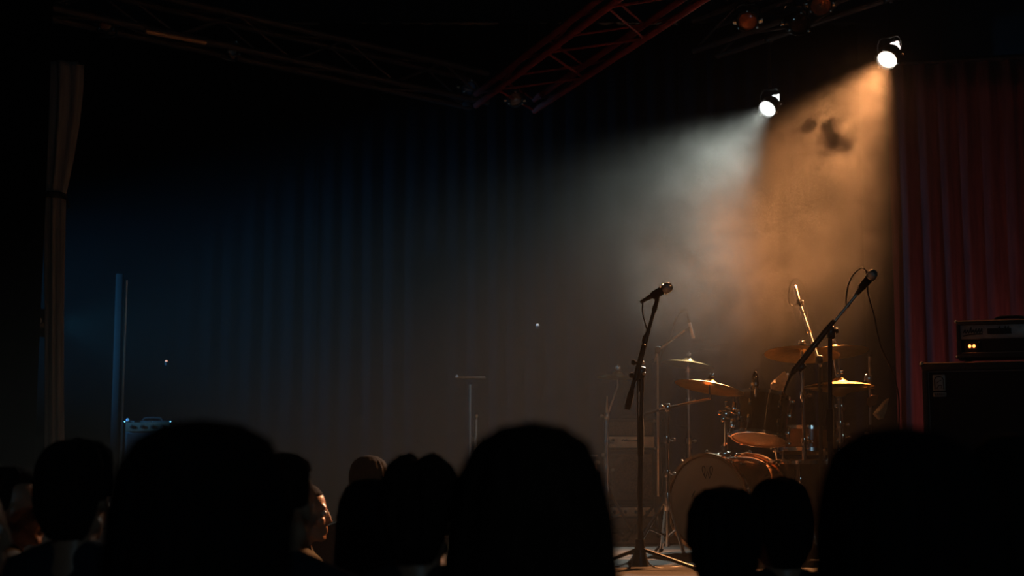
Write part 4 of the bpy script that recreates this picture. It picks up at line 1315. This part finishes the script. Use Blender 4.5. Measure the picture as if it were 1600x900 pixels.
# a thick curl of unlit smoke that has drifted in front of the warm beam
WR = V((0.24, 0.12, 0.17))
wmb = MB().ball((0, 0, 0), 1.0, 24, 16)
for q in wmb.v:
    n_ = 1.0 + 0.10 * noise.noise(q * 2.1)
    q.x, q.y, q.z = q.x * WR.x * n_, q.y * WR.y * n_, q.z * WR.z * n_
wmat = bpy.data.materials.new('thick_smoke_curl')
wmat.use_nodes = True
N_ = wmat.node_tree
N_.nodes.clear()
mo = N_.nodes.new('ShaderNodeOutputMaterial')
sv = N_.nodes.new('ShaderNodeVolumePrincipled')
sv.inputs['Color'].default_value = (0.35, 0.30, 0.27, 1)
N_.links.new(sv.outputs[0], mo.inputs['Volume'])
tc_ = N_.nodes.new('ShaderNodeTexCoord')
dv = vm('DIVIDE', tc_.outputs['Object'], WR * 0.93)
rr2 = vm('DOT_PRODUCT', dv.outputs[0], dv.outputs[0]).outputs['Value']
fall = ma('SUBTRACT', 1.0, rr2, True)
wn = N_.nodes.new('ShaderNodeTexNoise')
wn.inputs['Scale'].default_value = 4.2
wn.inputs['Detail'].default_value = 5.0
wn.inputs['Roughness'].default_value = 0.55
wn.inputs['Distortion'].default_value = 1.8
mpg = N_.nodes.new('ShaderNodeMapping')
mpg.inputs['Scale'].default_value = (1.0, 0.5, 1.6)
mpg.inputs['Location'].default_value = (1.37, 0.4, 2.21)
N_.links.new(tc_.outputs['Object'], mpg.inputs['Vector'])
N_.links.new(mpg.outputs[0], wn.inputs['Vector'])
wv_ = ma('MULTIPLY', ma('SUBTRACT', ma('ADD', wn.outputs[0], ma('MULTIPLY', fall, 0.20)), 0.58), 4.0, True)
N_.links.new(ma('MULTIPLY', ma('MULTIPLY', wv_, ma('MULTIPLY', fall, 2.0, True)), 14.0), sv.inputs['Density'])
wmat.cycles.volume_step_rate = 0.5
wo = bpy.data.objects.new('smoke_curl', wmb.mesh('smoke_curl', wmat, 180))
COL.objects.link(wo)
wo.location = P(1285, 214, 7.40)
wo.rotation_euler = (0, math.radians(8), 0)
tag(wo, 'dark curl of thick smoke drifting in front of the warm beam', 'smoke', kind='stuff')

#@@PEOPLE@@
# ------------------------------------------------------------------ the audience
M_SKIN = mat('skin', (0.42, 0.22, 0.14), 0.42, var=0.10, scale=30)
M_SKIND = mat('skin_dark', (0.26, 0.13, 0.08), 0.42, var=0.10, scale=30)
M_HAIRK = mat('black_hair', (0.010, 0.008, 0.008), 0.85, var=0.5, scale=120, stretch=(1, 1, 0.1))
M_HAIRB = mat('brown_hair', (0.026, 0.014, 0.010), 0.85, var=0.5, scale=120, stretch=(1, 1, 0.1))
for _m in (M_HAIRK, M_HAIRB):
    _m.node_tree.nodes['Principled BSDF'].inputs['Specular IOR Level'].default_value = 0.04
M_EYE = mat('eye_white', (0.6, 0.58, 0.54), 0.2, var=0.02)
M_IRIS = mat('eye_iris', (0.03, 0.015, 0.01), 0.15, var=0.02)
CLOTHS = [mat('cloth_black', (0.012, 0.012, 0.014), 0.9, scale=40), mat('cloth_navy', (0.012, 0.015, 0.026), 0.9, scale=40),
          mat('cloth_charcoal', (0.022, 0.022, 0.024), 0.9, scale=40), mat('cloth_maroon', (0.030, 0.010, 0.012), 0.9, scale=40)]
M_TROUSER = mat('denim_dark', (0.015, 0.018, 0.028), 0.9, scale=60)
M_SHOE = mat('shoe_black', (0.012, 0.012, 0.012), 0.6)


def remesh(mb, name, voxel, smooth_it, m):
    me = mb.mesh(name + '_raw', None, None)
    o = bpy.data.objects.new(name + '_raw', me)
    COL.objects.link(o)
    md = o.modifiers.new('r', 'REMESH')
    md.mode = 'VOXEL'
    md.voxel_size = voxel
    sm = o.modifiers.new('s', 'SMOOTH')
    sm.iterations = smooth_it
    sm.factor = 0.5
    bpy.context.view_layer.update()
    dg = bpy.context.evaluated_depsgraph_get()
    r = bpy.data.meshes.new_from_object(o.evaluated_get(dg))
    r.name = name
    bpy.data.objects.remove(o)
    bpy.data.meshes.remove(me)
    r.materials.clear()
    r.materials.append(m)
    r.shade_smooth()
    return r


HZ = 1.625            # eye height of a 1.745 m figure


def body_mb(female, grow=0.0, which='all'):
    """the figure faces +Y; feet at the origin"""
    b = MB()
    k = 0.92 if female else 1.0
    g = grow
    sh = 0.175 if female else 0.195
    if which in ('all',):
        h = V((0, 0, HZ))
        b.ball(h + V((0, -0.012, 0.030)), (0.074, 0.096, 0.088), 24, 16)
        b.ball(h + V((0, 0.022, -0.040)), (0.058 * k, 0.068, 0.080), 20, 14)
        b.ball(h + V((0, 0.066, -0.100)), (0.026 * k, 0.022, 0.018))
        for s in (-1, 1):
            b.capsule(h + V((s * 0.050 * k, 0.000, -0.070)), h + V((s * 0.020, 0.062, -0.098)), 0.020, 0.018)
            b.ball(h + V((s * 0.040 * k, 0.058, -0.030)), (0.026, 0.026, 0.024))
            b.ball(h + V((s * 0.077, -0.008, -0.012)), (0.009, 0.020, 0.032), rot=Matrix.Rotation(s * 0.25, 3, 'Z'))
            b.ball(h + V((s * 0.011, 0.090, -0.040)), 0.0090)
        b.capsule(h + V((-0.038, 0.074, 0.022)), h + V((0.038, 0.074, 0.022)), 0.014 * k, 0.014 * k)
        b.capsule(h + V((0, 0.088, 0.006)), h + V((0, 0.100, -0.034)), 0.008, 0.0120)
        b.capsule(h + V((-0.018, 0.086, -0.064)), h + V((0.018, 0.086, -0.064)), 0.0075, 0.0075)
        b.capsule(h + V((-0.015, 0.085, -0.076)), h + V((0.015, 0.085, -0.076)), 0.0085, 0.0085)
        b.capsule((0, -0.030, 1.43), (0, -0.018, 1.56), 0.062 * k, 0.053 * k)
    if which in ('all', 'shirt'):
        b.ball((0, 0.0, 1.27), (0.165 * k + g, 0.112 + g, 0.19 + g), 24, 16)
        b.ball((0, 0.005, 1.06), (0.142 * k + g, 0.100 + g, 0.17 + g), 24, 16)
        if female:
            for s in (-1, 1):
                b.ball((s * 0.07, 0.085, 1.28), 0.065 + g)
        for s in (-1, 1):
            b.capsule((s * 0.035, -0.025, 1.465), (s * (sh - 0.01), -0.012, 1.405), 0.045 + g, 0.048 + g)
            b.capsule((s * 0.05, -0.04, 1.36), (s * (sh - 0.02), -0.02, 1.36), 0.075 + g, 0.062 + g)
            b.ball((s * sh, -0.01, 1.395), 0.056 * k + g)
            b.capsule((s * sh, -0.01, 1.395), (s * (sh + 0.035), -0.03, 1.13 if which == 'all' else 1.17), 0.050 * k + g, 0.039 * k + g)
    if which in ('all', 'trousers'):
        b.ball((0, -0.005, 0.93), (0.160 + g, 0.118 + g, 0.125 + g), 24, 16)
        for s in (-1, 1):
            b.capsule((s * 0.085, 0, 0.90), (s * 0.095, 0.012, 0.50), 0.086 + g, 0.056 + g)
            b.capsule((s * 0.095, 0.012, 0.50), (s * 0.098, -0.022, 0.09), 0.054 + g, 0.037 + g)
            b.ball((s * 0.095, -0.028, 0.36), (0.052 + g, 0.055 + g, 0.12))
    if which == 'all':
        for s in (-1, 1):
            e = V((s * (sh + 0.035), -0.03, 1.13))
            wr = V((s * (sh + 0.035), 0.07, 0.90))
            b.capsule(e, wr, 0.038 * k, 0.026 * k)
            pm = wr + V((0, 0.025, -0.055))
            b.ball(pm, (0.017, 0.040, 0.050))
            for i in range(4):
                a = pm + V((0, 0.030 - 0.021 * i, -0.040))
                ln = (0.062, 0.072, 0.068, 0.052)[i]
                m1 = a + V((-s * 0.004, 0.012 - 0.009 * i, -ln * 0.5))
                b.capsule(a, m1, 0.0085, 0.008, 8)
                b.capsule(m1, m1 + V((-s * 0.016, 0.006 - 0.004 * i, -ln * 0.5)), 0.008, 0.007, 8)
            a = wr + V((0, 0.050, -0.040))
            b.capsule(a, a + V((-s * 0.012, 0.032, -0.035)), 0.011, 0.009, 8)
            b.capsule(a + V((-s * 0.012, 0.032, -0.035)), a + V((-s * 0.018, 0.038, -0.065)), 0.009, 0.008, 8)
            b.capsule((s * 0.098, -0.04, 0.045), (s * 0.108, 0.13, 0.030), 0.040, 0.030)
    return b


BODY = {}


def body_meshes(female, fine, skin):
    key = (female, fine, skin.name)
    if key not in BODY:
        BODY[key] = remesh(body_mb(female), 'body', 0.0065 if fine else 0.010, 5 if fine else 3, skin)
    return BODY[key]


CLOTH = {}


def cloth_mesh(female, which, m):
    key = (female, which, m.name)
    if key not in CLOTH:
        base = (female, which)
        if base not in CLOTH:
            CLOTH[base] = remesh(body_mb(female, 0.014, which), which, 0.014, 4, m)
        me = CLOTH[base].copy()
        me.materials.clear()
        me.materials.append(m)
        CLOTH[key] = me
    return CLOTH[key]


def sm(a, b, x):
    t = max(0.0, min(1.0, (x - a) / (b - a)))
    return t * t * (3 - 2 * t)


def hair_mesh(kind, seed, m, wide=1.0, length=0.0):
    """a closed loft round the head: (z above the eyes, half width, half depth, y centre); sinks under the skin at the face"""
    T = {
        'short': [(0.140, 0.0, 0.0, -0.015), (0.134, 0.035, 0.045, -0.015), (0.115, 0.064, 0.082, -0.013), (0.085, 0.081, 0.104, -0.012), (0.045, 0.087, 0.110, -0.014), (0.000, 0.084, 0.106, -0.018), (-0.045, 0.074, 0.088, -0.026), (-0.080, 0.060, 0.066, -0.032), (-0.095, 0.045, 0.048, -0.035), (-0.097, 0.0, 0.0, -0.035)],
        'tousled': [(0.158, 0.0, 0.0, -0.01), (0.150, 0.050, 0.058, -0.012), (0.130, 0.078, 0.092, -0.012), (0.090, 0.096, 0.114, -0.012), (0.045, 0.101, 0.118, -0.015), (0.000, 0.098, 0.112, -0.020), (-0.045, 0.088, 0.096, -0.028), (-0.085, 0.070, 0.070, -0.035), (-0.105, 0.050, 0.050, -0.038), (-0.108, 0.0, 0.0, -0.038)],
        'bob': [(0.146, 0.0, 0.0, -0.012), (0.139, 0.042, 0.052, -0.012), (0.118, 0.072, 0.090, -0.012), (0.080, 0.091, 0.112, -0.014), (0.030, 0.100, 0.118, -0.018), (-0.030, 0.103, 0.114, -0.024), (-0.090, 0.105, 0.104, -0.032), (-0.130, 0.104, 0.098, -0.036), (-0.150, 0.094, 0.086, -0.036), (-0.154, 0.0, 0.0, -0.036)],
        'slick': [(0.128, 0.0, 0.0, -0.028), (0.123, 0.030, 0.042, -0.028), (0.106, 0.056, 0.071, -0.024), (0.080, 0.074, 0.088, -0.020), (0.045, 0.081, 0.106, -0.022), (0.000, 0.080, 0.104, -0.024), (-0.045, 0.070, 0.090, -0.032), (-0.080, 0.054, 0.066, -0.042), (-0.092, 0.030, 0.04, -0.05), (-0.093, 0.0, 0.0, -0.05)],
        'long': [(0.150, 0.0, 0.0, -0.012), (0.143, 0.040, 0.050, -0.012), (0.122, 0.072, 0.090, -0.012), (0.080, 0.093, 0.114, -0.014), (0.030, 0.103, 0.120, -0.018), (-0.030, 0.109, 0.118, -0.026), (-0.100, 0.116, 0.106, -0.040), (-0.180, 0.128, 0.094, -0.058), (-0.260, 0.140, 0.084, -0.072), (-0.340, 0.140, 0.074, -0.082), (-0.400, 0.115, 0.058, -0.086), (-0.420, 0.06, 0.03, -0.086), (-0.422, 0, 0, -0.086)],
        'full': [(0.160, 0.0, 0.0, -0.012), (0.153, 0.052, 0.056, -0.012), (0.132, 0.088, 0.098, -0.012), (0.090, 0.112, 0.126, -0.014), (0.035, 0.122, 0.134, -0.018), (-0.030, 0.124, 0.130, -0.024), (-0.100, 0.122, 0.114, -0.036), (-0.180, 0.118, 0.098, -0.052), (-0.250, 0.112, 0.084, -0.066), (-0.300, 0.100, 0.07, -0.072), (-0.320, 0.07, 0.05, -0.074), (-0.322, 0, 0, -0.074)],
    }[kind]
    rows = []
    for (a, b) in zip(T[:-1], T[1:]):
        n = 4
        for i in range(n):
            t = i / n
            rows.append(tuple(a[j] + (b[j] - a[j]) * t for j in range(4)))
    rows.append(T[-1])
    N = 96
    vs, fs = [], []
    off = V((seed * 3.1, seed * 1.7, 0))
    rough = {'short': 0.004, 'tousled': 0.012, 'bob': 0.004, 'slick': 0.001, 'long': 0.006, 'full': 0.007}[kind]
    for (z, rx, ry, cy) in rows:
        for k in range(N):
            a = 2 * math.pi * k / N            # 0 = right, pi/2 = front
            ca, sa = math.cos(a), math.sin(a)
            x, y = rx * wide * ca, ry * sa
            lock = noise.noise(V((ca * 5, sa * 5, z * 2.0)) + off) * 1.2 + noise.noise(V((ca * 14, sa * 14, z * 5)) + off) * 0.8
            f = 1 + (lock * rough / 0.09) * (1 if rx > 0 else 0)
            if kind == 'tousled' and z > 0.09:
                f += 0.0
            # open the face: sink the front below the hairline
            fr = sm(0.10, 0.42, sa) if kind not in ('short', 'tousled', 'slick') else sm(-0.12, 0.25, sa)
            hl = 0.075 if kind != 'slick' else 0.056
            sink = fr * sm(hl + 0.02, hl - 0.012, z)
            if kind in ('short', 'tousled', 'slick'):       # ears and the neck sides stay free
                ear = sm(0.55, 0.85, abs(ca)) * sm(0.010, -0.020, z)
                sink = max(sink, ear * (0.8 if sa > -0.45 else 0.0))
            f = f * (1 - 0.62 * sink) * (1 - (0.13 if kind != 'slick' else -0.02) * sm(0.0, 0.6, sa) * sm(0.135, 0.080, z))
            dz = 0.0
            if kind == 'tousled':
                dz = 0.006 * noise.noise(V((x * 40, y * 40, 3.0)) + off) * sm(0.05, 0.14, z) - 0.016 * math.exp(-(x / 0.013) ** 2) * sm(0.10, 0.16, z) * (1 if seed == 2 else 0)
            vs.append(V((x * f, cy + y * f, HZ + z + dz)))
    for i in range(len(rows) - 1):
        for k in range(N):
            k2 = (k + 1) % N
            fs.append((i * N + k, i * N + k2, (i + 1) * N + k2, (i + 1) * N + k))
    mb = MB().add(vs, fs)
    me = bpy.data.meshes.new('hair')
    me.from_pydata([tuple(p) for p in mb.v], [], mb.f)
    bm = bmesh.new()
    bm.from_mesh(me)
    bmesh.ops.remove_doubles(bm, verts=bm.verts, dist=0.0004)
    bmesh.ops.recalc_face_normals(bm, faces=bm.faces)
    bm.to_mesh(me)
    bm.free()
    me.materials.append(m)
    me.shade_smooth()
    return me


EYEM = MB().ball((0, 0, 0), 0.0125, 14, 10).mesh('eye', M_EYE, 80)
IRISM = MB().ball((0, 0.0035, 0), (0.0065, 0.0100, 0.0065), 12, 8).mesh('iris', M_IRIS, 80)
TOPS = {'short': 0.140, 'tousled': 0.160, 'bob': 0.146, 'slick': 0.130, 'long': 0.150, 'full': 0.160}


def person(label, px, top, Y, kind, female, yaw, hair_m, cl, seed, skin=None, fine=False, wide=1.0, lean=0.0):
    """px, top = photo pixel of the crown; yaw in degrees, 0 faces the stage, positive turns left"""
    skin = skin or M_SKIN
    p = P(px, top, Y)
    s = p.z / (HZ + TOPS[kind])
    t = bpy.data.objects.new('person', None)
    COL.objects.link(t)
    t.location = (p.x, Y, 0.0)
    t.rotation_euler = (0, 0, math.radians(yaw))
    t.scale = (s, s, s)
    t.empty_display_size = 0.1
    tag(t, label, 'person')

    def kid(name, me, par):
        o = bpy.data.objects.new(name, me)
        COL.objects.link(o)
        o.parent = par
        return o
    b = kid('body', body_meshes(female, fine, skin), t)
    for sx in (-1, 1):
        e = kid('eye', EYEM, b)
        e.location = (sx * 0.030, 0.0765, HZ - 0.001)
        i = kid('iris', IRISM, b)
        i.location = (sx * 0.030, 0.0765, HZ - 0.001)
    kid('hair', hair_mesh(kind, seed, hair_m, wide), t)
    kid('shirt', cloth_mesh(female, 'shirt', cl), t)
    kid('trousers', cloth_mesh(female, 'trousers', M_TROUSER), t)
    for sx in (-1, 1):
        sh = MB().capsule((sx * 0.098, -0.045, 0.048), (sx * 0.110, 0.13, 0.044), 0.047, 0.043).box((sx * 0.104, 0.045, 0.012), (0.085, 0.27, 0.024), bev=0.01)
        kid('shoe', SHOES.setdefault(sx, sh.mesh('shoe', M_SHOE)), t)
    return t


SHOES = {}
K = CLOTHS
person('person in dark top seen in profile, a curved glint along the cheek', -50, 728, 3.2, 'bob', True, -80, M_HAIRK, K[0], 11)
person('person with short dark hair in profile, forehead and nose lit warm', 26, 727, 4.4, 'short', False, -68, M_HAIRK, K[2], 12, fine=True)
person('person with short dark hair and broad neck standing before the tied drape', 126, 684, 3.75, 'tousled', False, -8, M_HAIRK, K[1], 13)
person('person mostly hidden between two heads, only a warm lit cheek showing', 214, 734, 4.9, 'short', False, 42, M_HAIRB, K[0], 14)
person('person with very large full dark hair blocking the view', 318, 655, 1.95, 'full', True, 4, M_HAIRK, K[0], 1)
person('person with short dark hair and a warm lit ear, just behind the woman in profile', 446, 706, 3.6, 'short', False, -22, M_HAIRB, K[1], 15)
person('woman in sharp profile with slicked-back hair and warmly lit face', 478, 752, 5.45, 'slick', True, -84, M_HAIRK, K[0], 16, fine=True)
person('person with a smooth dark bob pressed against the tousled head', 580, 746, 4.1, 'bob', True, -6, M_HAIRK, K[3], 17)
person('person with tousled hair parted into two lobes', 656, 705, 3.35, 'tousled', False, -6, M_HAIRB, K[0], 2, wide=0.92)
person('person with long dark hair falling in a bell shape over the shoulders', 834, 658, 1.85, 'long', True, -3, M_HAIRB, K[0], 3)
person('person with rounded tousled hair in front of the bass drum', 1130, 758, 3.3, 'tousled', True, -4, M_HAIRK, K[1], 4, wide=0.95)
person('person with short spiky hair covering the lower drums', 1217, 744, 3.95, 'tousled', False, 6, M_HAIRK, K[0], 5, wide=0.9)
person('person with broad dark long hair blocking the speaker cabinet', 1400, 664, 1.72, 'long', True, 3, M_HAIRK, K[0], 6, wide=1.03)
person('person with faint warm rim along the hair beside the cabinet', 1574, 677, 3.1, 'bob', False, 8, M_HAIRK, K[2], 7)
person('person at the stage edge with pale haze-washed hair', 576, 711, 5.88, 'short', False, 14, M_HAIRK, K[2], 18, skin=M_SKIND)
# gold earring on the woman in profile
ER = MB().lathe([(0.0085, -0.0015), (0.0115, -0.0015), (0.0115, 0.0015), (0.0085, 0.0015)], (0.084, -0.006, HZ - 0.056), (1, 0.3, 0), 16, True).mesh('earring', mat('gold', (0.9, 0.62, 0.25), 0.25, 1.0))
ero = bpy.data.objects.new('earring', ER)
COL.objects.link(ero)
ero.parent = [o for o in COL.objects if o.name.startswith('person') and 'sharp profile' in o.get('label', '')][0]
